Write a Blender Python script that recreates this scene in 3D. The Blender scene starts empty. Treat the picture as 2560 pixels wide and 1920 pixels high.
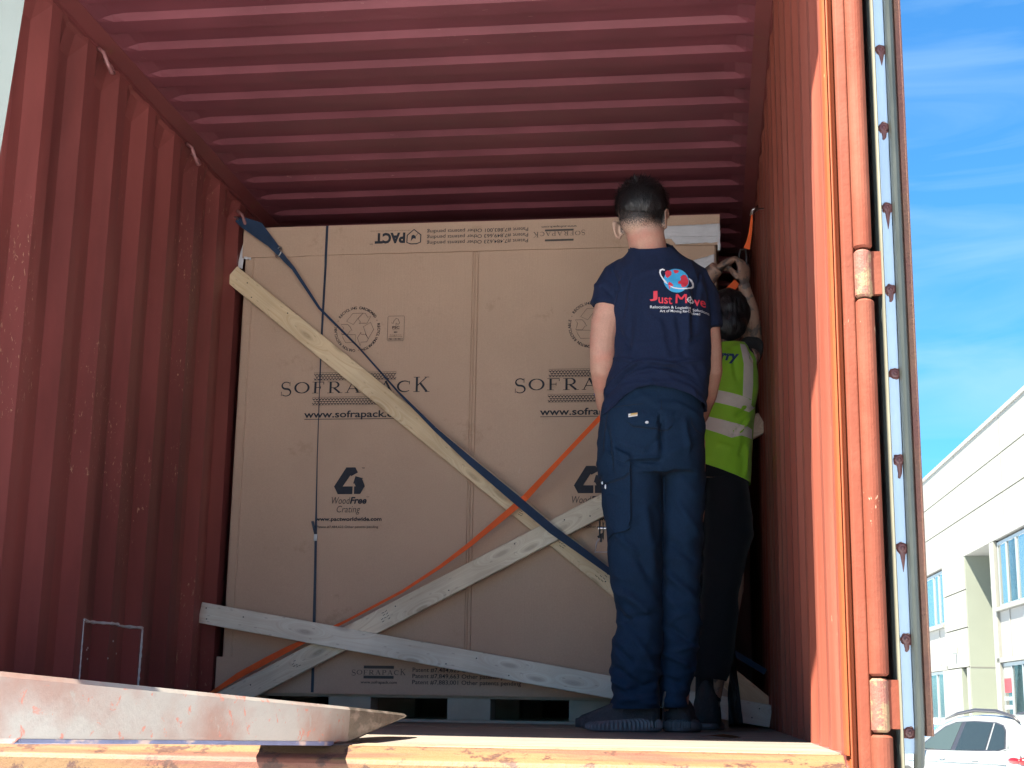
import bpy, bmesh, math, random
import numpy as np
from mathutils import Vector, Matrix, noise
from mathutils.bvhtree import BVHTree
R = math.radians
random.seed(7)
scene = bpy.context.scene
COL = scene.collection

# ------------------------------------------------------------------ camera
CAM = Vector((2.0993, -2.5754, 0.0761))
YAW, PITCH, ROLL, FPX = -0.13673, 0.21824, 0.01568, 3615.1
fw = Vector((math.sin(YAW) * math.cos(PITCH), math.cos(YAW) * math.cos(PITCH), math.sin(PITCH)))
rt = Vector((math.cos(YAW), -math.sin(YAW), 0)); up = rt.cross(fw)
rt2 = rt * math.cos(ROLL) + up * math.sin(ROLL); up2 = -rt * math.sin(ROLL) + up * math.cos(ROLL)
cam = bpy.data.cameras.new('camera'); camo = bpy.data.objects.new('camera', cam); COL.objects.link(camo)
camo.matrix_world = Matrix(((rt2.x, up2.x, -fw.x, CAM.x), (rt2.y, up2.y, -fw.y, CAM.y), (rt2.z, up2.z, -fw.z, CAM.z), (0, 0, 0, 1)))
cam.sensor_fit = 'HORIZONTAL'; cam.sensor_width = 36; cam.lens = 36 * FPX / 2560
cam.clip_start = 0.05; cam.clip_end = 2000
scene.camera = camo

# ------------------------------------------------------------------ light
EL, AZ = R(57.3), R(45)                       # sun height; angle of the beam into the opening
sunpos = Vector((-math.cos(AZ) * math.cos(EL), -math.sin(AZ) * math.cos(EL), math.sin(EL)))
sl = bpy.data.lights.new('sun', 'SUN'); sl.energy = 3.6; sl.angle = R(0.53); sl.color = (1, 0.91, 0.76)
so = bpy.data.objects.new('sun', sl); COL.objects.link(so)
so.rotation_euler = sunpos.to_track_quat('Z', 'Y').to_euler(); so.location = (0, -5, 20)
w = bpy.data.worlds.new('World'); scene.world = w; w.use_nodes = True
nt = w.node_tree; nt.nodes.clear()
def wn(t, **k):
    n = nt.nodes.new(t)
    for a, b in k.items(): setattr(n, a, b)
    return n
sky = wn('ShaderNodeTexSky', sky_type='NISHITA', sun_disc=False)
sky.sun_elevation = EL; sky.sun_rotation = math.atan2(sunpos.x, sunpos.y)
sky.altitude = 50; sky.air_density = 1.0; sky.dust_density = 1.0; sky.ozone_density = 2.5
tc = wn('ShaderNodeTexCoord'); mp = wn('ShaderNodeMapping'); mp.inputs['Scale'].default_value = (2.0, 1.6, 13.0); mp.inputs['Rotation'].default_value = (0.35, 0.2, 0.5)
nz = wn('ShaderNodeTexNoise'); nz.inputs['Scale'].default_value = 2.2; nz.inputs['Detail'].default_value = 9; nz.inputs['Distortion'].default_value = 0.9
cr = wn('ShaderNodeValToRGB'); cr.color_ramp.elements[0].position = 0.44; cr.color_ramp.elements[1].position = 0.78
cr.color_ramp.elements[1].color = (0.36, 0.36, 0.36, 1)
mx = wn('ShaderNodeMixRGB'); mx.inputs['Color2'].default_value = (0.95, 1.38, 1.70, 1)
bg = wn('ShaderNodeBackground'); bg.inputs['Strength'].default_value = 0.075; ow = wn('ShaderNodeOutputWorld')
L = nt.links.new
L(tc.outputs['Generated'], mp.inputs['Vector']); L(mp.outputs['Vector'], nz.inputs['Vector']); L(nz.outputs['Fac'], cr.inputs['Fac'])
tn = wn('ShaderNodeMixRGB', blend_type='MULTIPLY'); tn.inputs['Fac'].default_value = 1; tn.inputs['Color2'].default_value = (0.115, 0.29, 0.40, 1); L(sky.outputs['Color'], tn.inputs['Color1'])
L(cr.outputs['Color'], mx.inputs['Fac']); L(tn.outputs['Color'], mx.inputs['Color1']); L(mx.outputs['Color'], bg.inputs['Color']); L(bg.outputs['Background'], ow.inputs['Surface'])
vs = scene.view_settings
vs.view_transform = 'Standard'; vs.look = 'None'; vs.gamma = 1; vs.use_curve_mapping = False; vs.exposure = 3.25
scene.cycles.max_bounces = 10; scene.cycles.diffuse_bounces = 7

# ------------------------------------------------------------------ materials
def mat(name, base, rough=0.6, metal=0.0, spec=None, fine=0.0, var=0.0, vscale=4.0, stretch=(1, 1, 1), col2=None, mask=(0.45, 0.6), mscale=6.0, mdetail=8,
        bump=0.0, bscale=60.0, bstretch=(1, 1, 1), marks=None, coords='Object', sheen=0, trans=0, alpha=1, coat=0, rust=None):
    """procedural Principled: base colour with value variation, a second colour under a noise mask, light marks, bump"""
    m = bpy.data.materials.new(name); m.use_nodes = True
    t = m.node_tree; N = t.nodes; lk = t.links.new; b = N['Principled BSDF']
    b.inputs['Roughness'].default_value = rough; b.inputs['Metallic'].default_value = metal
    if spec is not None: b.inputs['Specular IOR Level'].default_value = spec
    if sheen: b.inputs['Sheen Weight'].default_value = sheen
    if coat: b.inputs['Coat Weight'].default_value = coat
    if trans: b.inputs['Transmission Weight'].default_value = trans
    if alpha < 1: b.inputs['Alpha'].default_value = alpha
    c = N.new('ShaderNodeTexCoord')
    def mapped(s):
        q = N.new('ShaderNodeMapping'); q.inputs['Scale'].default_value = s; lk(c.outputs[coords], q.inputs['Vector']); return q.outputs['Vector']
    def noi(s, sc, det=5, rgh=0.6, dist=0.0):
        q = N.new('ShaderNodeTexNoise'); q.inputs['Scale'].default_value = sc; q.inputs['Detail'].default_value = det
        q.inputs['Roughness'].default_value = rgh; q.inputs['Distortion'].default_value = dist; lk(mapped(s), q.inputs['Vector']); return q.outputs['Fac']
    def ramp(f, a, z, ca=(0, 0, 0, 1), cz=(1, 1, 1, 1)):
        q = N.new('ShaderNodeValToRGB'); q.color_ramp.elements[0].position = a; q.color_ramp.elements[1].position = z
        q.color_ramp.elements[0].color = ca; q.color_ramp.elements[1].color = cz; lk(f, q.inputs['Fac']); return q.outputs['Color']
    def mix(f, a, z, mode='MIX'):
        q = N.new('ShaderNodeMixRGB'); q.blend_type = mode
        if isinstance(f, float): q.inputs['Fac'].default_value = f
        else: lk(f, q.inputs['Fac'])
        for i, v in (('Color1', a), ('Color2', z)):
            if isinstance(v, tuple): q.inputs[i].default_value = (*v[:3], 1)
            else: lk(v, q.inputs[i])
        return q.outputs['Color']
    colr = tuple(base)
    if col2 is not None: colr = mix(ramp(noi(stretch, mscale, mdetail), *mask), colr, tuple(col2))
    if var:
        colr = mix(1.0, colr, ramp(noi(stretch, vscale, 6), 0.25, 0.75, (1 - var,) * 3 + (1,), (1 + var,) * 3 + (1,)), 'MULTIPLY')
    if fine:
        colr = mix(1.0, colr, ramp(noi((1, 1, 1), 220, 3), 0.3, 0.7, (1 - fine,) * 3 + (1,), (1 + fine,) * 3 + (1,)), 'MULTIPLY')
    if rust:
        colr = mix(ramp(noi((1, 1, 1), rust[1], 10, 0.75), rust[2], rust[2] + 0.05), colr, tuple(rust[0]))
    if marks:   # (colour, stretch, scale, threshold, region scale, region threshold)
        a = ramp(noi(marks[1], marks[2], 6, 0.7, 0.6), marks[3], marks[3] + 0.02); z = ramp(noi((1, 1, 1), marks[4], 2), marks[5], marks[5] + 0.04)
        colr = mix(mix(1.0, a, z, 'MULTIPLY'), colr, tuple(marks[0]))
    if isinstance(colr, tuple): b.inputs['Base Color'].default_value = (*colr, 1)
    else: lk(colr, b.inputs['Base Color'])
    if bump:
        q = N.new('ShaderNodeBump'); q.inputs['Strength'].default_value = bump; q.inputs['Distance'].default_value = 0.003
        lk(noi(bstretch, bscale, 6, 0.65), q.inputs['Height']); lk(q.outputs['Normal'], b.inputs['Normal'])
        rr = N.new('ShaderNodeMapRange'); rr.inputs['To Min'].default_value = max(0, rough - 0.12); rr.inputs['To Max'].default_value = min(1, rough + 0.15)
        lk(noi(stretch, vscale * 2, 5), rr.inputs['Value']); lk(rr.outputs['Result'], b.inputs['Roughness'])
    return m

def wood(name, a, z, knot=(0.24, 0.14, 0.08)):
    """pine: grain along the object's own x, stretched by a slow warp, with voronoi knots"""
    m = bpy.data.materials.new(name); m.use_nodes = True; t = m.node_tree; N = t.nodes; lk = t.links.new; b = N['Principled BSDF']
    b.inputs['Roughness'].default_value = 0.65; b.inputs['Specular IOR Level'].default_value = 0.3
    c = N.new('ShaderNodeTexCoord')
    def nd(kind, **k):
        n = N.new(kind)
        for q, v in k.items():
            if q in n.inputs: n.inputs[q].default_value = v
            else: setattr(n, q, v)
        return n
    sx = nd('ShaderNodeSeparateXYZ'); fl2 = nd('ShaderNodeCombineXYZ'); lk(c.outputs['Object'], sx.inputs[0]); lk(sx.outputs['X'], fl2.inputs['X']); lk(sx.outputs['Z'], fl2.inputs['Y'])
    mk = nd('ShaderNodeMapping', Scale=(3.4, 12.0, 1.0)); lk(fl2.outputs['Vector'], mk.inputs['Vector'])
    vo = nd('ShaderNodeTexVoronoi', voronoi_dimensions='2D', Scale=1.0, Randomness=1.0); lk(mk.outputs['Vector'], vo.inputs['Vector'])
    kr = nd('ShaderNodeMapRange'); kr.inputs['From Min'].default_value = 0.06; kr.inputs['From Max'].default_value = 0.16; kr.inputs['To Min'].default_value = 1; kr.inputs['To Max'].default_value = 0
    lk(vo.outputs['Distance'], kr.inputs['Value'])
    warp = nd('ShaderNodeMapRange'); warp.inputs['From Max'].default_value = 0.5; warp.inputs['To Min'].default_value = 0.12; warp.inputs['To Max'].default_value = 0
    lk(vo.outputs['Distance'], warp.inputs['Value'])
    add = nd('ShaderNodeVectorMath', operation='ADD'); cmb = nd('ShaderNodeCombineXYZ'); lk(warp.outputs['Result'], cmb.inputs['Z']); lk(warp.outputs['Result'], cmb.inputs['Y'])
    lk(c.outputs['Object'], add.inputs[0]); lk(cmb.outputs['Vector'], add.inputs[1])
    mg = nd('ShaderNodeMapping', Scale=(1.3, 3.0, 34.0)); lk(add.outputs['Vector'], mg.inputs['Vector'])
    g = nd('ShaderNodeTexNoise', Scale=1.6, Detail=7.0, Roughness=0.62, Distortion=1.2); lk(mg.outputs['Vector'], g.inputs['Vector'])
    r = nd('ShaderNodeValToRGB'); r.color_ramp.elements[0].position = 0.33; r.color_ramp.elements[1].position = 0.62
    r.color_ramp.elements[0].color = (*z, 1); r.color_ramp.elements[1].color = (*a, 1); lk(g.outputs['Fac'], r.inputs['Fac'])
    n2 = nd('ShaderNodeTexNoise', Scale=2.5, Detail=6.0); lk(c.outputs['Object'], n2.inputs['Vector'])
    r2 = nd('ShaderNodeValToRGB'); r2.color_ramp.elements[0].position = 0.35; r2.color_ramp.elements[1].position = 0.7
    r2.color_ramp.elements[0].color = (0.80, 0.78, 0.76, 1); r2.color_ramp.elements[1].color = (1.12, 1.1, 1.06, 1); lk(n2.outputs['Fac'], r2.inputs['Fac'])
    m1 = nd('ShaderNodeMixRGB', blend_type='MULTIPLY', Fac=1.0); lk(r.outputs['Color'], m1.inputs['Color1']); lk(r2.outputs['Color'], m1.inputs['Color2'])
    sp = nd('ShaderNodeTexVoronoi', voronoi_dimensions='2D', Scale=1.0); ms = nd('ShaderNodeMapping', Scale=(8, 24, 1), Location=(3.3, 1.7, 2.2)); lk(fl2.outputs['Vector'], ms.inputs['Vector']); lk(ms.outputs['Vector'], sp.inputs['Vector'])
    rs = nd('ShaderNodeMapRange'); rs.inputs['From Min'].default_value = 0.04; rs.inputs['From Max'].default_value = 0.07; rs.inputs['To Min'].default_value = 0.8; rs.inputs['To Max'].default_value = 0; lk(sp.outputs['Distance'], rs.inputs['Value'])
    mxx = nd('ShaderNodeMath', operation='MAXIMUM'); lk(kr.outputs['Result'], mxx.inputs[0]); lk(rs.outputs['Result'], mxx.inputs[1])
    sc_ = nd('ShaderNodeMath', operation='MULTIPLY'); sc_.inputs[1].default_value = 0.36; lk(mxx.outputs['Value'], sc_.inputs[0])
    m2 = nd('ShaderNodeMixRGB'); m2.inputs['Color2'].default_value = (*knot, 1); lk(sc_.outputs['Value'], m2.inputs['Fac']); lk(m1.outputs['Color'], m2.inputs['Color1'])
    lk(m2.outputs['Color'], b.inputs['Base Color'])
    bp = nd('ShaderNodeBump'); bp.inputs['Strength'].default_value = 0.3; bp.inputs['Distance'].default_value = 0.002; lk(g.outputs['Fac'], bp.inputs['Height']); lk(bp.outputs['Normal'], b.inputs['Normal'])
    return m

M = {}
RED = (0.25, 0.064, 0.058)
M['wall'] = mat('wall_paint', RED, 0.5, rust=((0.13, 0.05, 0.035), 7, 0.66), var=0.30, vscale=3, stretch=(1, 1, 0.25), col2=(0.17, 0.045, 0.042), mask=(0.42, 0.66), mscale=2.2, bump=0.25, bscale=40,
                marks=((0.50, 0.30, 0.20), (34, 34, 11), 3.0, 0.62, 1.5, 0.56))
M['rwall'] = mat('right_wall_paint', (0.195, 0.049, 0.031), 0.5, var=0.3, vscale=6, stretch=(3, 3, 0.12), col2=(0.225, 0.072, 0.05), mask=(0.5, 0.7), mscale=5, bump=0.25, bscale=40,
                 marks=((0.52, 0.34, 0.24), (60, 60, 4), 2.4, 0.67, 1.3, 0.55))
M['roof'] = mat('roof_paint', (0.19, 0.053, 0.068), 0.5, var=0.26, vscale=2.2, rust=((0.12, 0.05, 0.05), 6, 0.68), marks=((0.36, 0.20, 0.18), (12, 40, 4), 2.5, 0.66, 1.5, 0.56), bump=0.15, bscale=30)
M['rail'] = mat('rail_paint', (0.17, 0.042, 0.042), 0.5, var=0.2, rust=((0.16, 0.07, 0.03), 9, 0.62), bump=0.2)
M['post'] = mat('post_paint', (0.135, 0.034, 0.019), 0.7, spec=0.2, var=0.18, vscale=8, stretch=(1, 1, 0.4), col2=(0.16, 0.050, 0.030), mask=(0.45, 0.62), mscale=9,
                marks=((0.34, 0.22, 0.15), (9, 9, 3), 6, 0.63, 3.0, 0.55), rust=((0.09, 0.035, 0.02), 14, 0.68), bump=0.4, bscale=90)
M['hook'] = mat('worn_hook_paint', (0.30, 0.13, 0.13), 0.4, var=0.3, vscale=40)
M['orange'] = mat('sunlit_orange_paint', (0.24, 0.052, 0.014), 0.55, var=0.12, vscale=6, stretch=(1, 1, 0.3), marks=((0.62, 0.38, 0.2), (14, 14, 5), 5, 0.66, 3.0, 0.56), bump=0.2, bscale=60)  # orange tone the red paint takes in sun, put into the base colour
M['sill'] = mat('worn_sill_paint', (0.105, 0.034, 0.020), 0.65, var=0.2, vscale=5, stretch=(0.3, 3, 3), col2=(0.125, 0.068, 0.026), mask=(0.42, 0.56), mscale=8, mdetail=10,
                rust=((0.045, 0.017, 0.010), 18, 0.54), bump=0.6, bscale=80)
M['hinge'] = mat('hinge_paint', (0.17, 0.06, 0.042), 0.65, var=0.2, rust=((0.20, 0.125, 0.065), 26, 0.50), bump=0.8, bscale=120)
M['ply'] = mat('floor_plywood', (0.125, 0.112, 0.10), 0.55, var=0.35, vscale=4, stretch=(0.4, 3, 1), col2=(0.25, 0.21, 0.15), mask=(0.5, 0.7), mscale=5, marks=((0.42, 0.36, 0.28), (4, 26, 1), 4, 0.64, 2.0, 0.5), bump=0.5, bscale=70)
M['plyedge'] = mat('worn_floor_edge', (0.13, 0.10, 0.065), 0.7, var=0.35, vscale=7, stretch=(0.35, 3, 1), col2=(0.185, 0.155, 0.105), mask=(0.45, 0.6), mscale=9, rust=((0.06, 0.033, 0.02), 26, 0.56), bump=0.5, bscale=90)
M['card'] = mat('cardboard', (0.53, 0.37, 0.275), 0.8, spec=0.2, var=0.09, vscale=1.6, fine=0.05, bump=0.32, bscale=9, bstretch=(26, 1, 0.6), marks=((0.60, 0.46, 0.37), (18, 18, 4), 3.0, 0.66, 1.6, 0.56), rust=((0.47, 0.325, 0.235), 5, 0.60))
M['cardedge'] = mat('cardboard_edge', (0.58, 0.43, 0.31), 0.85, var=0.2, vscale=40, bump=0.3, bscale=200)
M['ink'] = mat('printing_ink', (0.018, 0.022, 0.035), 0.75, var=0.3, vscale=60)
M['inkgrey'] = mat('grey_printing_ink', (0.075, 0.066, 0.062), 0.8, var=0.2, vscale=90)
M['inkpale'] = mat('thin_brown_ink', (0.10, 0.055, 0.03), 0.8)
M['wood'] = wood('pine_board', (0.80, 0.65, 0.45), (0.68, 0.50, 0.31))
M['woodgrey'] = wood('weathered_pine_board', (0.84, 0.76, 0.62), (0.68, 0.57, 0.43))
M['woodpale'] = wood('pale_spruce_board', (0.90, 0.86, 0.76), (0.78, 0.70, 0.58))
M['pallet'] = mat('pallet_block', (0.44, 0.37, 0.29), 0.8, var=0.15, vscale=8, bump=0.3, bscale=60)
M['navyweb'] = mat('navy_webbing', (0.012, 0.035, 0.085), 0.75, var=0.2, vscale=30, bump=0.5, bscale=500)
M['orangeweb'] = mat('orange_webbing', (0.80, 0.115, 0.018), 0.7, var=0.12, vscale=30, bump=0.5, bscale=500)
M['band'] = mat('dark_blue_strapping', (0.014, 0.028, 0.06), 0.35, var=0.1)
M['steel'] = mat('bright_steel', (0.55, 0.55, 0.56), 0.3, metal=1.0, var=0.2, vscale=30)
M['dark'] = mat('blackened_metal', (0.03, 0.03, 0.035), 0.5, metal=0.4, var=0.3, vscale=20)
M['tape'] = mat('white_tape', (0.62, 0.62, 0.66), 0.45, var=0.08, vscale=20, bump=0.7, bscale=18, bstretch=(1, 1, 5))
M['shirt'] = mat('navy_cotton', (0.013, 0.021, 0.052), 0.9, spec=0.12, sheen=0.03, fine=0.15, bump=0.25, bscale=700)
M['trouser'] = mat('navy_work_twill', (0.011, 0.027, 0.057), 0.85, spec=0.12, sheen=0.02, var=0.12, vscale=5, fine=0.15, bump=0.3, bscale=600)
M['seam'] = mat('dark_seam_thread', (0.005, 0.012, 0.028), 0.9)
M['black'] = mat('black_cloth', (0.010, 0.012, 0.016), 0.9, spec=0.15, sheen=0.1, fine=0.15, bump=0.3, bscale=500)
M['shoe'] = mat('black_knit', (0.034, 0.036, 0.042), 0.9, var=0.35, vscale=120, bump=0.8, bscale=350)
M['sole'] = mat('black_rubber_sole', (0.085, 0.084, 0.095), 0.45, var=0.25, vscale=30, bump=0.2)
M['tab'] = mat('grey_shoe_tab', (0.10, 0.085, 0.08), 0.9, bump=0.5, bscale=300)
M['hivis'] = mat('high_visibility_green', (0.29, 0.62, 0.03), 0.7, sheen=0.1, var=0.12, vscale=6, bump=0.25, bscale=300)
M['reflect'] = mat('silver_reflective_tape', (0.72, 0.66, 0.60), 0.5, var=0.06, vscale=30, bump=0.3, bscale=40)
M['hair'] = mat('black_hair', (0.014, 0.013, 0.014), 0.38, var=0.3, vscale=80, bump=0.8, bscale=90, bstretch=(3, 3, 0.6))
M['white'] = mat('white_print', (0.80, 0.81, 0.83), 0.6); M['redprint'] = mat('red_print', (0.72, 0.045, 0.075), 0.6); M['blueprint'] = mat('blue_print', (0.055, 0.42, 0.75), 0.6, var=0.1, vscale=60)
M['navyprint'] = mat('navy_print', (0.02, 0.05, 0.16), 0.7); M['gold'] = mat('gold_label', (0.70, 0.45, 0.12), 0.5); M['bracelet'] = mat('blue_rubber', (0.03, 0.05, 0.30), 0.5)
M['fork'] = mat('worn_fork_steel', (0.33, 0.305, 0.275), 0.42, metal=0.15, var=0.10, vscale=3, col2=(0.27, 0.15, 0.12), mask=(0.44, 0.62), mscale=2.6, stretch=(1, 1, 2), rust=((0.30, 0.27, 0.24), 16, 0.60), bump=0.3, bscale=50,
                marks=((0.42, 0.16, 0.12), (3, 12, 20), 2.4, 0.60, 2.0, 0.46))
M['forktip'] = mat('bare_scuffed_steel', (0.17, 0.145, 0.12), 0.38, metal=0.5, var=0.35, vscale=14, stretch=(1, 1, 4), col2=(0.30, 0.25, 0.215), mask=(0.5, 0.6), mscale=12, bump=0.5, bscale=60)
M['forkblue'] = mat('blue_paint_trace', (0.11, 0.12, 0.20), 0.6, var=0.3, vscale=30, stretch=(1, 0.3, 1), col2=(0.33, 0.24, 0.21), mask=(0.52, 0.6), mscale=30)
M['gasket'] = mat('grey_rubber_gasket', (0.026, 0.031, 0.029), 0.38, var=0.25, vscale=20, stretch=(1, 1, 0.3), bump=0.3, bscale=40, marks=((0.5, 0.48, 0.42), (20, 20, 20), 2.5, 0.69, 2, 0.5))
M['gaskfin'] = mat('pale_gasket_fin', (0.13, 0.127, 0.095), 0.6, var=0.3, vscale=14, stretch=(1, 1, 0.2), bump=0.3)
M['alu'] = mat('aluminium_retainer', (0.42, 0.53, 0.66), 0.45, metal=0.1, var=0.12, vscale=6, stretch=(1, 1, 0.5), marks=((0.08, 0.09, 0.1), (8, 8, 8), 6, 0.70, 4, 0.45), bump=0.1)
M['rivet'] = mat('maroon_sealant', (0.115, 0.040, 0.037), 0.4, var=0.3, vscale=60, bump=0.3)
M['rusty'] = mat('rusty_door_edge', (0.10, 0.034, 0.024), 0.75, var=0.25, vscale=20, stretch=(1, 1, 0.4), col2=(0.11, 0.05, 0.028), mask=(0.45, 0.6), mscale=14, bump=0.9, bscale=160)
M['concrete'] = mat('concrete_yard', (0.59, 0.625, 0.67), 0.9, var=0.15, vscale=0.4, col2=(0.52, 0.55, 0.59), mask=(0.45, 0.65), mscale=0.8, fine=0.1, bump=0.3, bscale=30)
M['cladding'] = mat('cream_cladding', (0.155, 0.157, 0.138), 0.55, var=0.07, vscale=1.5, bump=0.05)
M['greenclad'] = mat('grey_green_cladding', (0.135, 0.15, 0.122), 0.5, var=0.05, vscale=1.5)
M['greypanel'] = mat('grey_infill_panel', (0.17, 0.17, 0.158), 0.6, var=0.04, vscale=1)
M['joint'] = mat('dark_joint', (0.09, 0.088, 0.08), 0.8); M['alframe'] = mat('grey_window_frame', (0.22, 0.25, 0.26), 0.4, metal=0.3)
M['glass'] = mat('window_glass', (0.06, 0.07, 0.062), 0.03, spec=0.55, coat=1.0)
M['carwhite'] = mat('white_car_paint', (0.145, 0.158, 0.163), 0.25, coat=1.0); M['carglass'] = mat('tinted_car_glass', (0.012, 0.017, 0.018), 0.06, spec=0.5)
M['carclear'] = mat('clear_car_glass', (0.030, 0.042, 0.040), 0.06, spec=0.5)
M['cartrim'] = mat('black_car_trim', (0.02, 0.02, 0.025), 0.35); M['chrome'] = mat('chrome_trim', (0.16, 0.17, 0.175), 0.4, metal=0.2)
M['taillight'] = mat('red_lamp_lens', (0.20, 0.003, 0.005), 0.3); M['tyre'] = mat('tyre_rubber', (0.02, 0.02, 0.02), 0.8); M['bluecar'] = mat('blue_car_paint', (0.05, 0.14, 0.40), 0.25, coat=1.0)
M['sealant'] = mat('white_sealant', (0.55, 0.55, 0.54), 0.7, var=0.2, vscale=60, bump=0.6); M['bag'] = mat('black_polythene', (0.02, 0.024, 0.03), 0.55, bump=0.6, bscale=30)
M['leaf'] = mat('dry_leaf', (0.30, 0.12, 0.05), 0.8, var=0.3, vscale=50)

def skinmat():
    m = mat('skin', (0.56, 0.30, 0.21), 0.5, var=0.16, vscale=14, fine=0.05, bump=0.25, bscale=160)
    m.node_tree.nodes['Principled BSDF'].inputs['Subsurface Weight'].default_value = 0.12
    m.node_tree.nodes['Principled BSDF'].inputs['Subsurface Radius'].default_value = (0.02, 0.008, 0.004)
    return m
M['skin'] = skinmat()
M['skin2'] = mat('tattooed_skin', (0.34, 0.205, 0.15), 0.5, var=0.1, vscale=14, col2=(0.13, 0.10, 0.09), mask=(0.5, 0.56), mscale=26, bump=0.2, bscale=160)
def stubblemat():
    m = mat('neck_skin_with_stubble', (0.56, 0.31, 0.225), 0.6, var=0.14, vscale=11, fine=0.07, col2=(0.58, 0.255, 0.19), mask=(0.45, 0.7), mscale=16, bump=0.3, bscale=200)
    t = m.node_tree; N = t.nodes; lk = t.links.new; b = N['Principled BSDF']; src = b.inputs['Base Color'].links[0].from_socket
    g = N.new('ShaderNodeTexCoord'); s = N.new('ShaderNodeSeparateXYZ'); lk(g.outputs['Object'], s.inputs[0])
    r = N.new('ShaderNodeMapRange'); r.inputs['From Min'].default_value = 1.578; r.inputs['From Max'].default_value = 1.658; lk(s.outputs['Z'], r.inputs['Value'])
    n = N.new('ShaderNodeTexNoise'); n.inputs['Scale'].default_value = 330; n.inputs['Detail'].default_value = 3; lk(g.outputs['Object'], n.inputs['Vector'])
    ax = N.new('ShaderNodeMath'); ax.operation = 'COMPARE'; ax.inputs[1].default_value = 1.895; ax.inputs[2].default_value = 0.076; lk(s.outputs['X'], ax.inputs[0])
    am = N.new('ShaderNodeMath'); am.operation = 'MULTIPLY'; lk(ax.outputs['Value'], am.inputs[0]); lk(r.outputs['Result'], am.inputs[1])
    a = N.new('ShaderNodeMath'); a.operation = 'ADD'; lk(am.outputs['Value'], a.inputs[0]); lk(n.outputs['Fac'], a.inputs[1])
    q = N.new('ShaderNodeValToRGB'); q.color_ramp.elements[0].position = 0.62; q.color_ramp.elements[1].position = 1.0; q.color_ramp.elements[0].color = (0, 0, 0, 1); q.color_ramp.elements[1].color = (1, 1, 1, 1)
    q2 = N.new('ShaderNodeMath'); q2.operation = 'SUBTRACT'; q2.inputs[1].default_value = 0.45; lk(a.outputs['Value'], q2.inputs[0]); lk(q2.outputs['Value'], q.inputs['Fac'])
    x = N.new('ShaderNodeMixRGB'); lk(q.outputs['Color'], x.inputs['Fac']); lk(src, x.inputs['Color1']); x.inputs['Color2'].default_value = (0.022, 0.020, 0.020, 1)
    r3 = N.new('ShaderNodeMapRange'); r3.inputs['From Min'].default_value = 1.60; r3.inputs['From Max'].default_value = 1.625; r3.inputs['To Max'].default_value = 0.45; lk(s.outputs['Z'], r3.inputs['Value'])
    y = N.new('ShaderNodeMixRGB'); lk(r3.outputs['Result'], y.inputs['Fac']); lk(src, y.inputs['Color1']); y.inputs['Color2'].default_value = (0.42, 0.34, 0.27, 1); lk(y.outputs['Color'], x.inputs['Color1'])
    lk(x.outputs['Color'], b.inputs['Base Color'])
    return m
M['head'] = stubblemat()

# ------------------------------------------------------------------ helpers
def tag(o, label, cat, group=None, kind=None):
    if label: o['label'] = label
    if cat: o['category'] = cat
    if group: o['group'] = group
    if kind: o['kind'] = kind
    return o
def empty(name, loc=(0, 0, 0), rz=0):
    o = bpy.data.objects.new(name, None); o.empty_display_size = 0.1; COL.objects.link(o); o.location = loc; o.rotation_euler = (0, 0, rz); return o
def link(name, me, m, parent=None, world=True):
    o = bpy.data.objects.new(name, me); COL.objects.link(o)
    if m is not None: me.materials.append(m)
    if parent is not None:
        o.parent = parent
        if world: o.matrix_parent_inverse = parent_inv(parent)
    return o
def parent_inv(p):
    mt = Matrix.LocRotScale(p.location, p.rotation_euler, p.scale); q = p
    while q.parent is not None:
        q = q.parent; mt = Matrix.LocRotScale(q.location, q.rotation_euler, q.scale) @ mt if False else mt
    return mt.inverted() if p.parent is None else Matrix.Identity(4) if p.type == 'MESH' else mt.inverted()
def pyd(name, v, f, m, parent=None, smooth=False, world=True):
    me = bpy.data.meshes.new(name); me.from_pydata([tuple(map(float, q)) for q in v], [], f); me.update()
    if smooth: me.polygons.foreach_set('use_smooth', [True] * len(me.polygons))
    return link(name, me, m, parent, world)
def box(x0, x1, y0, y1, z0, z1):
    v = [(x, y, z) for x in (x0, x1) for y in (y0, y1) for z in (z0, z1)]
    return v, [(0, 1, 3, 2), (4, 6, 7, 5), (0, 4, 5, 1), (2, 3, 7, 6), (0, 2, 6, 4), (1, 5, 7, 3)]
def merge(*ps):
    V, F = [], []
    for v, f in ps:
        n = len(V); V += list(v); F += [tuple(i + n for i in q) for q in f]
    return V, F
def bevel(o, wd=0.003, seg=2):
    b = o.modifiers.new('bevel', 'BEVEL'); b.width = wd; b.segments = seg; b.limit_method = 'ANGLE'; b.angle_limit = R(40); return o
def bx(name, *a, m, parent=None, bev=0, seg=2, world=True):
    o = pyd(name, *box(*a), m, parent, world=world)
    if bev: bevel(o, bev, seg)
    return o
def prism(pts, y0, y1):
    """polygon in x,z extruded along y"""
    n = len(pts); v = [(x, y0, z) for x, z in pts] + [(x, y1, z) for x, z in pts]
    return v, [tuple(range(n)), tuple(range(2 * n - 1, n - 1, -1))] + [(i, (i + 1) % n + 0, (i + 1) % n + n, i + n)[::-1] for i in range(n)]
def loft(rings, cap=True):
    n = len(rings[0]); v = [p for r in rings for p in r]; f = []
    for k in range(len(rings) - 1):
        for i in range(n):
            j = (i + 1) % n; f.append((k * n + i, k * n + j, (k + 1) * n + j, (k + 1) * n + i))
    if cap: f.append(tuple(range(n))[::-1]); f.append(tuple(range((len(rings) - 1) * n, len(rings) * n)))
    return v, f
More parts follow.
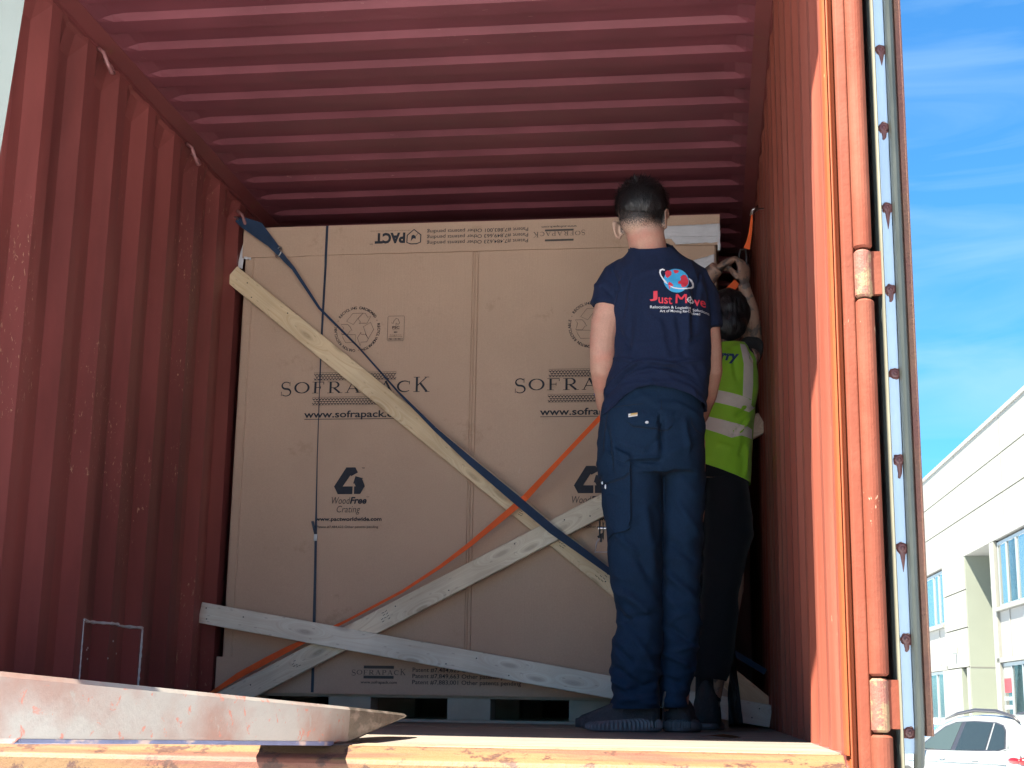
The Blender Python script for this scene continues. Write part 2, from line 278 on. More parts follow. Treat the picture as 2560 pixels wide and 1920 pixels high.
def stack(rows, n=40, e=2.3):
    """rows of (z, x left, x right, y centre, half depth)"""
    rs = []
    for z, xl, xr, yc, hd in rows:
        cx, hw = (xl + xr) / 2, (xr - xl) / 2; ring = []
        for i in range(n):
            a = 2 * math.pi * i / n; c, s = math.cos(a), math.sin(a)
            ring.append((cx + hw * math.copysign(abs(c) ** (2 / e), c), yc + hd * math.copysign(abs(s) ** (2 / e), s), z))
        rs.append(ring)
    return loft(rs)
def tube(pts, rad, n=16, flat=1.0, side=None):
    pts = [Vector(p) for p in pts]; rs = []
    rad = rad if hasattr(rad, '__len__') else [rad] * len(pts)
    ref = Vector(side) if side else None; prev = None
    for i, p in enumerate(pts):
        d = (pts[min(i + 1, len(pts) - 1)] - pts[max(i - 1, 0)]).normalized()
        a = ref if ref is not None else (prev if prev is not None else (Vector((0, 0, 1)) if abs(d.z) < 0.9 else Vector((1, 0, 0))))
        a = (a - d * a.dot(d)).normalized(); prev = a; b = d.cross(a)
        rs.append([p + a * (rad[i] * math.cos(t)) + b * (rad[i] * flat * math.sin(t)) for t in (2 * math.pi * k / n for k in range(n))])
    return loft(rs)
def ell(c, r, rot=None, n=20, k=12):
    rs = []; mt = rot if rot is not None else Matrix.Identity(3)
    for j in range(k + 1):
        t = max(0.02, min(math.pi - 0.02, math.pi * j / k))
        rs.append([Vector(c) + mt @ Vector((r[0] * math.sin(t) * math.cos(a), r[1] * math.sin(t) * math.sin(a), -r[2] * math.cos(t))) for a in (2 * math.pi * i / n for i in range(n))])
    return loft(rs)
DG = lambda: bpy.context.evaluated_depsgraph_get()
def fuse(name, shapes, voxel, smooth, m, parent, cuts=(), disp=None, extra=0):
    """union of closed shapes as ONE continuous skin, trimmed by planes, moved along its normals by disp(p, n)"""
    V, F = merge(*shapes); me = bpy.data.meshes.new('t'); me.from_pydata([tuple(q) for q in V], [], F); o = bpy.data.objects.new('t', me); COL.objects.link(o)
    r = o.modifiers.new('r', 'REMESH'); r.mode = 'VOXEL'; r.voxel_size = voxel
    s = o.modifiers.new('s', 'SMOOTH'); s.factor = 0.5; s.iterations = smooth
    em = bpy.data.meshes.new_from_object(o.evaluated_get(DG())); bpy.data.objects.remove(o)
    b = bmesh.new(); b.from_mesh(em)
    for co, no in cuts:      # drop the side the plane's normal points to
        g = bmesh.ops.bisect_plane(b, geom=b.verts[:] + b.edges[:] + b.faces[:], plane_co=co, plane_no=no, clear_outer=True)
    if disp:
        b.normal_update(); mv = [(v, v.normal * disp(v.co, v.normal)) for v in b.verts]
        for v, d in mv: v.co += d
    b.to_mesh(em); b.free(); em.polygons.foreach_set('use_smooth', [True] * len(em.polygons)); em.update()
    return link(name, em, m, parent)
def bvh_of(*obs):
    V, P = [], []
    for o in obs:
        n = len(V); V += [v.co.copy() for v in o.data.vertices]; P += [tuple(i + n for i in p.vertices) for p in o.data.polygons]
    return BVHTree.FromPolygons(V, P)
def onto(me, bvh, off, direction=Vector((0, 1, 0)), cuts=2, thick=0.0, start=0.6):
    """drape a flat mesh (drawn in x,z) on a surface seen along direction; faces that miss are dropped"""
    b = bmesh.new(); b.from_mesh(me); bmesh.ops.triangulate(b, faces=b.faces[:])
    for _ in range(cuts): 
        ed = [e for e in b.edges if e.calc_length() > 0.008]
        if ed: bmesh.ops.subdivide_edges(b, edges=ed, cuts=1); bmesh.ops.triangulate(b, faces=b.faces[:])
    bad = []
    for v in b.verts:
        h = bvh.ray_cast(v.co - direction * start, direction)
        if h[0] is None or abs(h[1].dot(direction)) < 0.12: bad.append(v)
        else: v.co = h[0] - direction * off
    bmesh.ops.delete(b, geom=bad, context='VERTS')
    if thick and b.faces:
        g = bmesh.ops.extrude_face_region(b, geom=b.faces[:]); bmesh.ops.translate(b, verts=[q for q in g['geom'] if isinstance(q, bmesh.types.BMVert)], vec=direction * thick)
    b.to_mesh(me); b.free(); me.update(); return me
def poly(pts, y=0.0):
    me = bpy.data.meshes.new('poly'); me.from_pydata([(x, y, z) for x, z in pts], [], [tuple(range(len(pts)))]); me.update(); return me
def shp(polys, y=0.0):
    V, F = [], []
    for pts in polys:
        n = len(V); V += [(x, y, z) for x, z in pts]; F.append(tuple(range(n, n + len(pts))))
    me = bpy.data.meshes.new('shape'); me.from_pydata(V, [], F); me.update(); return me
def stroke(pts, wd, closed=False):
    """ribbon quads along a flat line; wd = width or a list"""
    out = []; n = len(pts); W = wd if hasattr(wd, '__len__') else [wd] * n
    L_, R_ = [], []
    for i in range(n):
        a = pts[(i - 1) % n] if (closed or i) else pts[i]; c = pts[(i + 1) % n] if (closed or i < n - 1) else pts[i]
        dx, dz = c[0] - a[0], c[1] - a[1]; l = math.hypot(dx, dz) or 1; nx, nz_ = -dz / l, dx / l
        L_.append((pts[i][0] + nx * W[i] / 2, pts[i][1] + nz_ * W[i] / 2)); R_.append((pts[i][0] - nx * W[i] / 2, pts[i][1] - nz_ * W[i] / 2))
    for i in range(n if closed else n - 1):
        j = (i + 1) % n; out.append([L_[i], R_[i], R_[j], L_[j]])
    return out
def textmesh(s, bold=0.0, shear=0.0):
    c = bpy.data.curves.new('t', 'FONT'); c.body = s; c.offset = bold; c.shear = shear; c.resolution_u = 3; c.fill_mode = 'FRONT'
    o = bpy.data.objects.new('t', c); COL.objects.link(o); me = bpy.data.meshes.new_from_object(o.evaluated_get(DG())); bpy.data.objects.remove(o); return me
def text(s, x0, x1, z0, z1, y=0.0, bold=0.0, shear=0.0, flip=False, rise=0.0):
    """flat lettering fitted to the box x0..x1, z0..z1 in the plane y; flip turns it upside down"""
    me = textmesh(s, bold, shear); n = len(me.vertices); c = np.empty(n * 3); me.vertices.foreach_get('co', c); c = c.reshape(-1, 3)
    a, z = c.min(0), c.max(0); u = (c[:, 0] - a[0]) / (z[0] - a[0]); v = (c[:, 1] - a[1]) / (z[1] - a[1])
    if flip: u, v = 1 - u, 1 - v
    q = np.stack([x0 + u * (x1 - x0), np.full(n, y), z0 + v * (z1 - z0) + u * rise], 1); me.vertices.foreach_set('co', q.ravel()); me.update(); return me
def ribbon(pts, widths, wdirs, th=0.0018):
    """webbing: points, widths and width directions, with thickness"""
    rs = []
    for i, p in enumerate(pts):
        p = Vector(p); d = (Vector(pts[min(i + 1, len(pts) - 1)]) - Vector(pts[max(i - 1, 0)])).normalized()
        wv = Vector(wdirs[i]); wv = (wv - d * wv.dot(d)).normalized(); nv = d.cross(wv)
        rs.append([p + wv * widths[i] / 2 + nv * th / 2, p + wv * widths[i] / 2 - nv * th / 2, p - wv * widths[i] / 2 - nv * th / 2, p - wv * widths[i] / 2 + nv * th / 2])
    return loft(rs)
def fbm(p, s, o=3):
    return noise.fractal(Vector(p) * s, 1.0, 2.0, o)

# ================================================================== SETTING
GZ = -1.65
g = pyd('ground', [(-400, -400, GZ), (400, -400, GZ), (400, 400, GZ), (-400, 400, GZ)], [(0, 1, 2, 3)], M['concrete']); tag(g, None, None, kind='structure')
W_, H_ = 2.33, 2.335
container = empty('shipping_container', (W_ / 2, 0, 0))
tag(container, 'oxide red corrugated steel shipping container standing open, loaded with a tall cardboard crate', 'container')
def corr(y0, y1, ph, pitch=0.278, deep=0.036):
    """(y, depth) profile: proud flat, slope away, deep flat, slope back"""
    pts = []; k = math.floor((y0 - ph) / pitch) - 1
    while ph + k * pitch < y1 + pitch:
        b = ph + k * pitch
        for dy, d in ((0, 0), (0.072, 0), (0.140, deep), (0.210, deep)):
            if y0 <= b + dy <= y1: pts.append((b + dy, d))
        k += 1
    return [(y0, pts[0][1])] + [p for p in pts if p[0] > y0 + 1e-4] + [(y1, pts[-1][1])]
def sidewall(name, x, sgn, ph, m, dp=0.036):
    pr = corr(0.06, 5.9, ph, deep=dp); zs = [0.0, 0.03, 0.25, 0.6, 1.2, 1.8, 2.20, 2.285, 2.315]; V, F = [], []
    for k, z in enumerate(zs):
        for i, (y, d) in enumerate(pr):
            dd = d if z < 2.25 else d * max(0, (2.315 - z) / 0.065)
            V.append((x + sgn * (dd + 0.0012 * noise.noise(Vector((y * 3, z * 2, x)))), y, z))
    n = len(pr)
    for k in range(len(zs) - 1):
        for i in range(n - 1): F.append((k * n + i, k * n + i + 1, (k + 1) * n + i + 1, (k + 1) * n + i))
    o = pyd(name, V, F, m, container); s = o.modifiers.new('sheet', 'SOLIDIFY'); s.thickness = 0.002; s.offset = sgn
    return o
lw = sidewall('side_wall', 0.0, -1, 0.137, M['wall']); rw = sidewall('side_wall', W_, 1, 0.075, M['rwall'], 0.029)
# roof: transverse ribs that die out before the rails
V, F = [], []; ys = []; k = -9
while 1.8334 + k * 0.2236 < 5.9:
    b = 1.8334 + k * 0.2236 + 0.01
    for dy, d in ((0, 0.0), (0.026, 0.020), (0.118, 0.020), (0.140, 0.0)):
        if 0.06 < b + dy < 5.9: ys.append((b + dy, d))
    k += 1
xs = [0.0, 0.05, 0.075, 0.11, 0.15, W_ / 2, W_ - 0.15, W_ - 0.11, W_ - 0.075, W_ - 0.05, W_]
fad = [0, 0, 0.25, 0.8, 1, 1, 1, 0.8, 0.25, 0, 0]
for (y, d) in ys:
    for x, f_ in zip(xs, fad): V.append((x, y, H_ + d * f_ + 0.004 * math.sin(math.pi * x / W_) * noise.noise(Vector((x * 2, y * 2, 5)))))
n = len(xs)
for i in range(len(ys) - 1):
    for j in range(n - 1): F.append((i * n + j, i * n + j + 1, (i + 1) * n + j + 1, (i + 1) * n + j))
o = pyd('roof_sheet', V, F, M['roof'], container); s = o.modifiers.new('sheet', 'SOLIDIFY'); s.thickness = 0.002; s.offset = 1
for x, sg in ((0.0, 1), (W_, -1)):
    pr = [(x - sg * 0.06, 2.30), (x + sg * 0.004, 2.30), (x + sg * 0.004, 2.313), (x + sg * 0.052, 2.333), (x + sg * 0.052, 2.3345), (x + sg * 0.055, 2.37), (x - sg * 0.06, 2.37)]
    if sg < 0: pr = pr[::-1]
    pyd('top_rail', *prism(pr, 0.05, 5.92), M['rail'], container)
    bx('bottom_rail', min(x, x - sg * 0.07) - 0.0, max(x, x - sg * 0.07), 0.05, 5.92, -0.16, 0.0, m=M['rail'], parent=container)
bx('end_wall', -0.06, W_ + 0.06, 5.9, 5.92, -0.1, 2.4, m=M['wall'], parent=container)
bx('door_header', -0.06, W_ + 0.06, -0.07, 0.06, 2.28, 2.43, m=M['post'], parent=container, bev=0.008)
# floor: plywood sheets running across, then the worn strip at the sill
for k in range(5):
    y0 = 0.16 + k * 1.15; bx('floor_sheet', 0.0, W_, y0 + 0.0015, y0 + 1.1485, -0.028, 0.0 - 0.0006 * (k % 2), m=M['ply'], parent=container)
bx('floor_edge_strip', 0.0, W_ - 0.012, 0.03, 0.158, -0.02, 0.002, m=M['plyedge'], parent=container, bev=0.002)
sec = [(0.028, 0.0), (0.012, 0.0015), (0.0, -0.0005), (-0.014, -0.006), (-0.030, -0.0125), (-0.046, -0.0165), (-0.056, -0.020), (-0.060, -0.028), (-0.061, -0.06), (-0.061, -0.17), (0.028, -0.17)]
V = [(x, y, z) for x in (-0.07, W_ - 0.008) for y, z in sec]; n = len(sec)
F = [(i, (i + 1) % n, (i + 1) % n + n, i + n)[::-1] for i in range(n)] + [tuple(range(n)), tuple(range(2 * n - 1, n - 1, -1))]
o = pyd('door_sill', V, F, M['sill'], container); bevel(o, 0.003)
for xa, xb, zz in ((0.35, 0.62, -0.075), (1.05, 1.11, -0.06)): bx('weld_patch', xa, xb, -0.064, -0.0605, zz - 0.03, zz, m=M['orange'], parent=container)
# left corner post
bx('corner_post', -0.11, 0.0, -0.03, 0.058, -0.16, 2.28, m=M['post'], parent=container, bev=0.006)
# right corner post: inner flange, recess for the door gasket, flat face
def vsec(name, pts, m, z0=-0.16, z1=2.28, parent=container, bev=0.002):
    n = len(pts); V = [(x, y, z0) for x, y in pts] + [(x, y, z1) for x, y in pts]
    F = [(i, (i + 1) % n, (i + 1) % n + n, i + n) for i in range(n)] + [tuple(range(n))[::-1], tuple(range(n, 2 * n))]
    o = pyd(name, V, F, m, parent)
    if bev: bevel(o, bev)
    return o
vsec('corner_post_flange', [(2.330, 0.062), (2.331, 0.003), (2.3345, -0.001), (2.3380, 0.002), (2.3385, 0.010), (2.3455, 0.012), (2.3462, 0.062)], M['orange'])
vsec('corner_post', [(2.3465, 0.062), (2.3465, 0.0), (2.350, -0.006), (2.366, -0.008), (2.372, 0.0), (2.372, 0.062)], M['post'])
vsec('corner_post_side', [(2.3725, 0.0), (2.388, 0.004), (2.388, 0.2), (2.3725, 0.2)], M['post'], bev=0)
vsec('door_frame_lip', [(2.3262, 0.050), (2.3266, 0.004), (2.3308, -0.003), (2.3308, 0.0), (2.3298, 0.055)], M['orange'], z0=0.0)
# hinge column: lugs and barrels on the post edge, plates run to the door
hx, hy, hr = 2.3835, -0.012, 0.0165
def vtube(name, x, y, r, z0, z1, m, parent, n=20, ch=0.004):
    zz = [z0, z0 + ch, z1 - ch, z1]; rr = [r - ch, r, r, r - ch]
    return pyd(name, *loft([[(x + q * math.cos(2 * math.pi * i / n), y + q * math.sin(2 * math.pi * i / n), z) for i in range(n)] for z, q in zip(zz, rr)]), m, parent)
for z0, z1, r in ((0.133, 0.795, hr), (0.891, 2.28, hr), (-0.16, 0.036, hr * 1.12)):
    o = vtube('hinge_column', hx, hy, r, z0, z1, M['post'], container)
for z0, z1 in ((0.040, 0.129), (0.799, 0.887)):
    b = vtube('hinge_barrel', hx - 0.001, hy - 0.001, hr * 0.95, z0, z1, M['hinge'], container)
    pyd('hinge_plate', *box(hx + 0.006, 2.4145, hy - 0.004, hy + 0.010, z0 + 0.006, z1 - 0.002), M['post'], b)
# lashing rings under the left rail
for (y, z) in ((1.909, 2.262), (2.796, 2.262), (3.46, 2.205), (1.02, 2.262)):
    pts = [(0.006, y - 0.034, z + 0.036), (0.032, y - 0.042, z + 0.014), (0.044, y - 0.032, z - 0.024), (0.046, y, z - 0.042), (0.042, y + 0.028, z - 0.030), (0.026, y + 0.036, z - 0.004), (0.006, y + 0.026, z + 0.020)]
    pyd('lashing_ring', *tube(pts, 0.0075, 8), M['hook'], container, smooth=True)
for (y, z) in ((3.29, 2.115), (1.6, 2.26)):
    pts = [(W_ - 0.004, y - 0.02, z + 0.02), (W_ - 0.03, y - 0.02, z), (W_ - 0.034, y, z - 0.012), (W_ - 0.03, y + 0.02, z), (W_ - 0.004, y + 0.02, z + 0.02)]
    pyd('lashing_ring', *tube(pts, 0.0055, 8), M['steel'], container, smooth=True)
# sealant bead round the repair on the left wall, and daubs inside it
lb = bvh_of(lw)
def wallbead(a, z, wd, nm='sealant_bead', ragged=0.0):
    pts = []; n = 40
    for i in range(n + 1):
        t = i / n; y = a[0] + (z[0] - a[0]) * t; zz = a[1] + (z[1] - a[1]) * t
        h = lb.ray_cast(Vector((0.5, y, zz)), Vector((-1, 0, 0))); pts.append(Vector((h[0].x + 0.002, y + ragged * 0.3 * noise.noise(Vector((t * 30, 1, 0))), zz + ragged * noise.noise(Vector((t * 40, 2, 0))))))
    rad = [wd * (0.7 + 0.9 * abs(noise.noise(Vector((i * 0.7, 7, 0))))) for i in range(n + 1)]
    pyd(nm, *tube(pts, rad, 6), M['sealant'], container)
wallbead((2.138, 0.335), (2.661, 0.335), 0.0055, ragged=0.018); wallbead((2.138, 0.33), (2.138, 0.0), 0.0025, ragged=0.004); wallbead((2.658, 0.33), (2.650, 0.0), 0.005, ragged=0.004)
for k in range(7):
    y = random.uniform(2.25, 2.6); z = random.uniform(0.2, 0.29); h = lb.ray_cast(Vector((0.5, y, z)), Vector((-1, 0, 0)))
    pyd('sealant_daub', *ell((h[0].x + 0.001, y, z), (0.002, 0.004, 0.0035), n=8, k=5), M['sealant'], container)

# ------------------------------------------------------------------ right door, folded back against the side
door = empty('container_door', (2.44, 0.0, -0.02)); tag(door, 'red steel container door folded back, its riveted gasket edge facing out', 'container door')
bx('door_leaf', 2.4135, 2.4712, 0.012, 1.16, 0.037, 2.27, m=M['rwall'], parent=door)
vsec('gasket_fin', [(2.4145, 0.011), (2.4145, -0.020), (2.4175, -0.0245), (2.4192, -0.020), (2.4192, 0.011)], M['gaskfin'], z0=-0.045, z1=2.27, parent=door)
vsec('gap_shade_strip', [(2.4085, 0.30), (2.4085, 0.0), (2.4142, -0.006), (2.4142, 0.30)], M['gasket'], z0=-0.045, z1=2.27, parent=door)  # dark strip added to stand in for the shade in the door gap
vsec('retainer_strip', [(2.4194, 0.011), (2.4194, 0.004), (2.4400, 0.004), (2.4400, 0.011)], M['alu'], z0=0.006, z1=2.27, parent=door, bev=0.001)
def bentsec(name, sec, m, zs, off, parent):
    rs = [[(x + off(z)[0], y + off(z)[1], z) for x, y in sec] for z in zs]; return pyd(name, *loft(rs), m, parent, smooth=False)
zs = [-0.060, -0.055, -0.045, -0.03, -0.01] + [i * 0.06 for i in range(1, 39)]
wob = lambda z: ((-0.007 * max(0, (0.02 - z)) / 0.08 * 1.2 + 0.0012 * noise.noise(Vector((0, 0, z * 3)))), 0.001 * noise.noise(Vector((4, 0, z * 4))))
bentsec('rubber_gasket', [(2.4405, 0.011), (2.4405, -0.010), (2.4425, -0.020), (2.4475, -0.025), (2.4520, -0.023), (2.4550, -0.014), (2.4550, 0.011)], M['gasket'], zs, wob, door)
bentsec('door_edge', [(2.4552, 0.011), (2.4552, -0.004), (2.4585, -0.010), (2.4680, -0.008), (2.4715, 0.000), (2.4715, 0.011)], M['rusty'], [0.035] + [i * 0.06 for i in range(1, 39)], lambda z: (0, 0), door)
first = None; drips = {0: 0, 1: 0.010, 2: 0.030, 3: 0.022, 4: 0.0, 5: 0.012, 6: 0.030, 7: 0.012, 8: 0.02, 9: 0.026, 10: 0.0, 11: 0.02, 12: 0, 13: 0.02, 14: 0}
for k in range(15):
    z = 0.040 + 0.1556 * k; x = 2.4318 + random.uniform(-0.0012, 0.0012)
    if first is None:
        cyl = loft([[(r_ * math.cos(a) * (1 + rg * noise.noise(Vector((math.cos(a) * 1.6, math.sin(a) * 1.6, 3)))), yy, r_ * math.sin(a) * (1 + rg * noise.noise(Vector((math.cos(a) * 1.6, math.sin(a) * 1.6, 3))))) for a in (2 * math.pi * i / 28 for i in range(28))] for r_, yy, rg in ((0.0098, 0.0005, .35), (0.0096, -0.0010, .3), (0.0082, -0.0022, .1), (0.0076, -0.0010, 0), (0.0068, -0.0022, 0), (0.0040, -0.0026, 0), (0.0036, -0.0010, 0), (0.0022, -0.0012, 0), (0.0018, -0.0042, 0))])
        first = pyd('rivet', *cyl, M['rivet'], door, world=False); rv = first
    else:
        rv = first.copy(); COL.objects.link(rv)
    rv.parent = door; rv.location = (x - 2.44 + 0.0006, 0.0036, z + 0.02); rv.scale = (1.08, 1, 1.08); rv.rotation_euler = (0, random.uniform(0, 6), 0)
    if drips[k]:
        q = pyd('sealant_drip', *tube([(x, 0.0032, z), (x + 0.001, 0.0030, z - 0.009), (x + 0.0012, 0.0032, z - 0.011 - drips[k] * 0.6), (x + 0.0008 * (-1) ** k, 0.0034, z - 0.011 - drips[k])], [0.0060, 0.0048, 0.0020 + 0.0014 * (k % 2), 0.0004 + 0.0016 * (k % 2)], 8, flat=0.4, side=(1, 0, 0)), M['rivet'], door)

# ================================================================== PALLET AND CRATE
YC = 3.4924
pal = empty('pallet', (1.1, YC, 0)); tag(pal, 'low pale block pallet under the tall cardboard crate', 'pallet')
for yb in (YC + 0.01, YC + 0.95, YC + 1.9):
    for xb in (0.02, 0.504, 1.012, 1.521, 1.99):
        bx('block', xb, xb + 0.182, yb, yb + 0.14, 0.012, 0.0975, m=M['pallet'], parent=pal, bev=0.002)
    bx('bottom_board', 0.02, 2.17, yb, yb + 0.13, 0.0, 0.0115, m=M['pallet'], parent=pal)
for i in range(9): bx('deck_board', 0.03, 2.16, YC + 0.016 + i * 0.25, YC + 0.21 + i * 0.25, 0.098, 0.110, m=M['pallet'], parent=pal)
crate = empty('cardboard_crate', (1.1, YC, 0.11)); tag(crate, 'tall brown printed cardboard crate filling the container behind the diagonal boards', 'crate')
xl, xr, zb, zt = 0.030, 2.150, 0.1125, 2.1700
prof = [(xl, 0.012), (xl + 0.004, 0.003), (xl + 0.010, 0.0), (xl + 0.040, -0.001), (xl + 0.043, 0.0025), (xl + 0.047, 0.0)]
x = xl + 0.06
while x < 1.07: prof.append((x, 0.0035 * noise.noise(Vector((x * 3, 0, 0))))); x += 0.05
prof += [(1.078, 0.0), (1.0805, 0.004), (1.083, 0.0), (1.0895, -0.0015), (1.092, 0.003), (1.0945, -0.001), (1.1030, -0.001), (1.1055, 0.0045), (1.108, 0.0)]
x = 1.15
while x < xr - 0.02: prof.append((x, 0.0035 * noise.noise(Vector((x * 3, 0, 0))))); x += 0.05
prof += [(xr - 0.008, 0.0), (xr, 0.008)]
V = []; zs = [zb, 0.3, 0.7, 1.1, 1.5, 1.9, zt]; n = len(prof)
for z in zs:
    for (x, d) in prof: V.append((x, YC + d + 0.004 * noise.noise(Vector((x * 1.5, 3, z * 1.5))), z))
F = [(k * n + i, k * n + i + 1, (k + 1) * n + i + 1, (k + 1) * n + i) for k in range(len(zs) - 1) for i in range(n - 1)]
body = pyd('crate_body', V, F, M['card'], crate)
pyd('crate_side', *box(xl, xr, YC + 0.0125, YC + 2.2, zb, zt), M['card'], crate)
def flap(name, x0, x1, z0, z1, dy, edge, m, th=0.006, amp=0.0025):
    """printed cap or tray wall with an uneven cut edge"""
    n = 60; V = []; 
    for s_, yy in ((0, dy), (1, dy + th)):
        for i in range(n + 1):
            x = x0 + (x1 - x0) * i / n; w_ = amp * noise.noise(Vector((x * 3.5, z0, 2))) + amp * 0.8 * noise.noise(Vector((x * 14, z0, 5)))
            V.append((x, yy, z0 + (w_ if edge == 'low' else 0))); V.append((x, yy, z1 + (w_ if edge == 'high' else 0)))
    m_ = 2 * (n + 1); F = []
    for i in range(n):
        a = 2 * i; F.append((a, a + 2, a + 3, a + 1)); F.append((m_ + a, m_ + a + 1, m_ + a + 3, m_ + a + 2)); F.append((a, m_ + a, m_ + a + 2, a + 2)); F.append((a + 1, a + 3, m_ + a + 3, m_ + a + 1))
    F += [(0, 1, m_ + 1, m_), (m_ - 2, 2 * m_ - 2, 2 * m_ - 1, m_ - 1)]
    return pyd(name, V, F, m, crate)
YF = YC - 0.0125
flap('lid_flap', 0.0226, 0.4065, 2.036, 2.176, YF, 'low', M['card']); flap('lid_flap', 0.4185, 2.1676, 2.0385, 2.1765, YF - 0.001, 'low', M['card'])
pyd('lid_top', *box(0.0226, 2.1676, YF + 0.0065, YC + 2.2, 2.1705, 2.176), M['card'], crate)
flap('base_tray', 0.012, 2.17, 0.1095, 0.2575, YF, 'high', M['card']); bx('base_edge', 0.02, 2.17, YF + 0.002, YC + 2.2, 0.1100, 0.1122, m=M['cardedge'], parent=crate)
YP, YQ = YC - 0.0062, YF - 0.0018
def pr(me, name, m, y=None):
    if y is not None:
        for v in me.vertices: v.co.y = y
    return link(name, me, m, crate)
def T(s, x0, x1, z0, z1, y, m='ink', name='printed_text', **k): return link(name, text(s, x0, x1, z0, z1, y, **k), M[m], crate)
# serif capitals drawn as pen strokes in a unit box (u, v)
def arc(cx, cz, rx, rz, a0, a1, n=14): return [(cx + rx * math.cos(R(a0 + (a1 - a0) * i / n)), cz + rz * math.sin(R(a0 + (a1 - a0) * i / n))) for i in range(n + 1)]
def ringw(n, lo, hi, ph=0): return [lo + (hi - lo) * abs(math.cos(math.pi * 2 * i / n + ph)) for i in range(n)]
S_, T_ = 0.135, 0.055
rect = lambda a, b, c, d: [(a, c), (b, c), (b, d), (a, d)]
def glyph(c):
    if c == 'O': pts = arc(0.5, 0.5, 0.43, 0.46, 0, 345, 23); return stroke(pts, ringw(24, T_, S_), True), 1.0
    if c == 'C': return stroke(arc(0.52, 0.5, 0.43, 0.46, 48, 312, 22), [T_ + (S_ - T_) * math.sin(math.pi * i / 22) for i in range(23)]) + [rect(0.80, 0.84, 0.66, 0.96)], 0.92
    if c == 'S':
        p = arc(0.38, 0.73, 0.27, 0.23, 40, 250, 12) + arc(0.38, 0.27, 0.30, 0.24, 70, -140, 14); wd = [T_ + (S_ - T_) * 0.9 * math.exp(-((i - 13) / 6.0) ** 2) for i in range(len(p))]
        return stroke(p, wd) + [rect(0.60, 0.635, 0.70, 0.97), rect(0.07, 0.105, 0.03, 0.32)], 0.74
    if c in 'FPR':
        q = [rect(0.14, 0.14 + S_, 0, 1), rect(0.0, 0.42, 0, T_ * 0.7), rect(0.0, 0.2, 1 - T_ * 0.7, 1)]
        if c == 'F': return q + [rect(0.2, 0.76, 1 - T_, 1), rect(0.2, 0.56, 0.48, 0.48 + T_), rect(0.72, 0.76, 0.76, 1), rect(0.53, 0.565, 0.38, 0.64)], 0.82
        q += [rect(0.2, 0.45, 1 - T_, 1), rect(0.2, 0.45, 0.44, 0.44 + T_)] + stroke(arc(0.45, 0.72, 0.26, 0.255, 90, -90, 12), [T_ + (S_ - T_) * math.sin(math.pi * i / 12) for i in range(13)])
        if c == 'R': q += stroke([(0.42, 0.46), (0.80, 0.03)], S_) + [rect(0.70, 0.98, 0, T_ * 0.7)]
        return q, (0.80 if c == 'P' else 0.98)
    if c == 'A': return stroke([(0.13, 0.02), (0.48, 0.98)], T_) + stroke([(0.46, 1.0), (0.84, 0.02)], S_) + [rect(0.24, 0.68, 0.33, 0.33 + T_), rect(0.0, 0.28, 0, T_ * 0.7), rect(0.68, 1.0, 0, T_ * 0.7)], 1.0
    if c == 'K': return [rect(0.14, 0.14 + S_, 0, 1), rect(0, 0.4, 0, T_ * 0.7), rect(0, 0.4, 1 - T_ * 0.7, 1)] + stroke([(0.24, 0.42), (0.80, 0.97)], T_) + stroke([(0.42, 0.58), (0.85, 0.02)], S_) + [rect(0.68, 0.98, 1 - T_ * 0.7, 1), rect(0.72, 1.02, 0, T_ * 0.7)], 1.0
def sofra(x0, x1, zb_, h, y, flip=False, m='ink'):
    """the word with a taller first and last letter; zb_ baseline"""
    gl = [glyph(c) for c in 'SOFRAPACK']; tot = sum(g_[1] for g_ in gl) + 0.16 * 8; sc = (x1 - x0) / tot; x = 0; P = []
    for i, (ps, wd) in enumerate(gl):
        for p in ps:
            q = []
            for u, v in p:
                if i == 0: v = v * 1.30 - 0.24
                if i == 8: v = v * 1.30
                X, Z = x + u * sc, v * h
                q.append((x1 - X, zb_ - Z) if flip else (x0 + X, zb_ + Z))
            P.append(q)
        x += (wd + 0.16) * sc
    return pr(shp(P, y), 'brand_lettering', M[m])
def waveband(x0, x1, z0, z1, y):
    P = [rect(x0, x1, z1 - 0.0013, z1), rect(x0, x1, z0, z0 + 0.0013)]; n = int((x1 - x0) / 0.0136)
    for k in range(3):
        zc = z0 + (z1 - z0) * (0.22 + 0.28 * k); wl = (x1 - x0) / n
        for i in range(n):
            a = x0 + i * wl + (wl / 2 if k == 1 else 0)
            if a + wl > x1 + 1e-6: continue
            P += stroke([(a, zc + 0.003), (a + wl * 0.28, zc - 0.002), (a + wl * 0.5, zc - 0.0035), (a + wl * 0.72, zc - 0.002), (a + wl, zc + 0.003)], [0.0012, 0.0035, 0.0048, 0.0035, 0.0012])
    return pr(shp(P, y), 'printed_band', M['ink'])
def dots(me): return me
CX = 1125.0; CZ = 1345.0
ARW = [[(1005, 1255), (1070, 1170), (1180, 1168), (1130, 1225), (1080, 1292)], [(1182, 1170), (1205, 1170), (1235, 1215), (1268, 1205), (1230, 1280), (1140, 1280), (1160, 1270), (1130, 1228)],
       [(1268, 1272), (1305, 1350), (1250, 1450), (1222, 1400), (1192, 1318)], [(1250, 1452), (1235, 1485), (1172, 1488), (1165, 1525), (1130, 1440), (1170, 1378), (1170, 1402), (1218, 1402)],
       [(1110, 1405), (1110, 1490), (1005, 1490), (975, 1440), (960, 1400)], [(945, 1290), (1020, 1290), (1045, 1315), (1070, 1360), (1050, 1360), (1022, 1400), (955, 1395), (975, 1325)]]
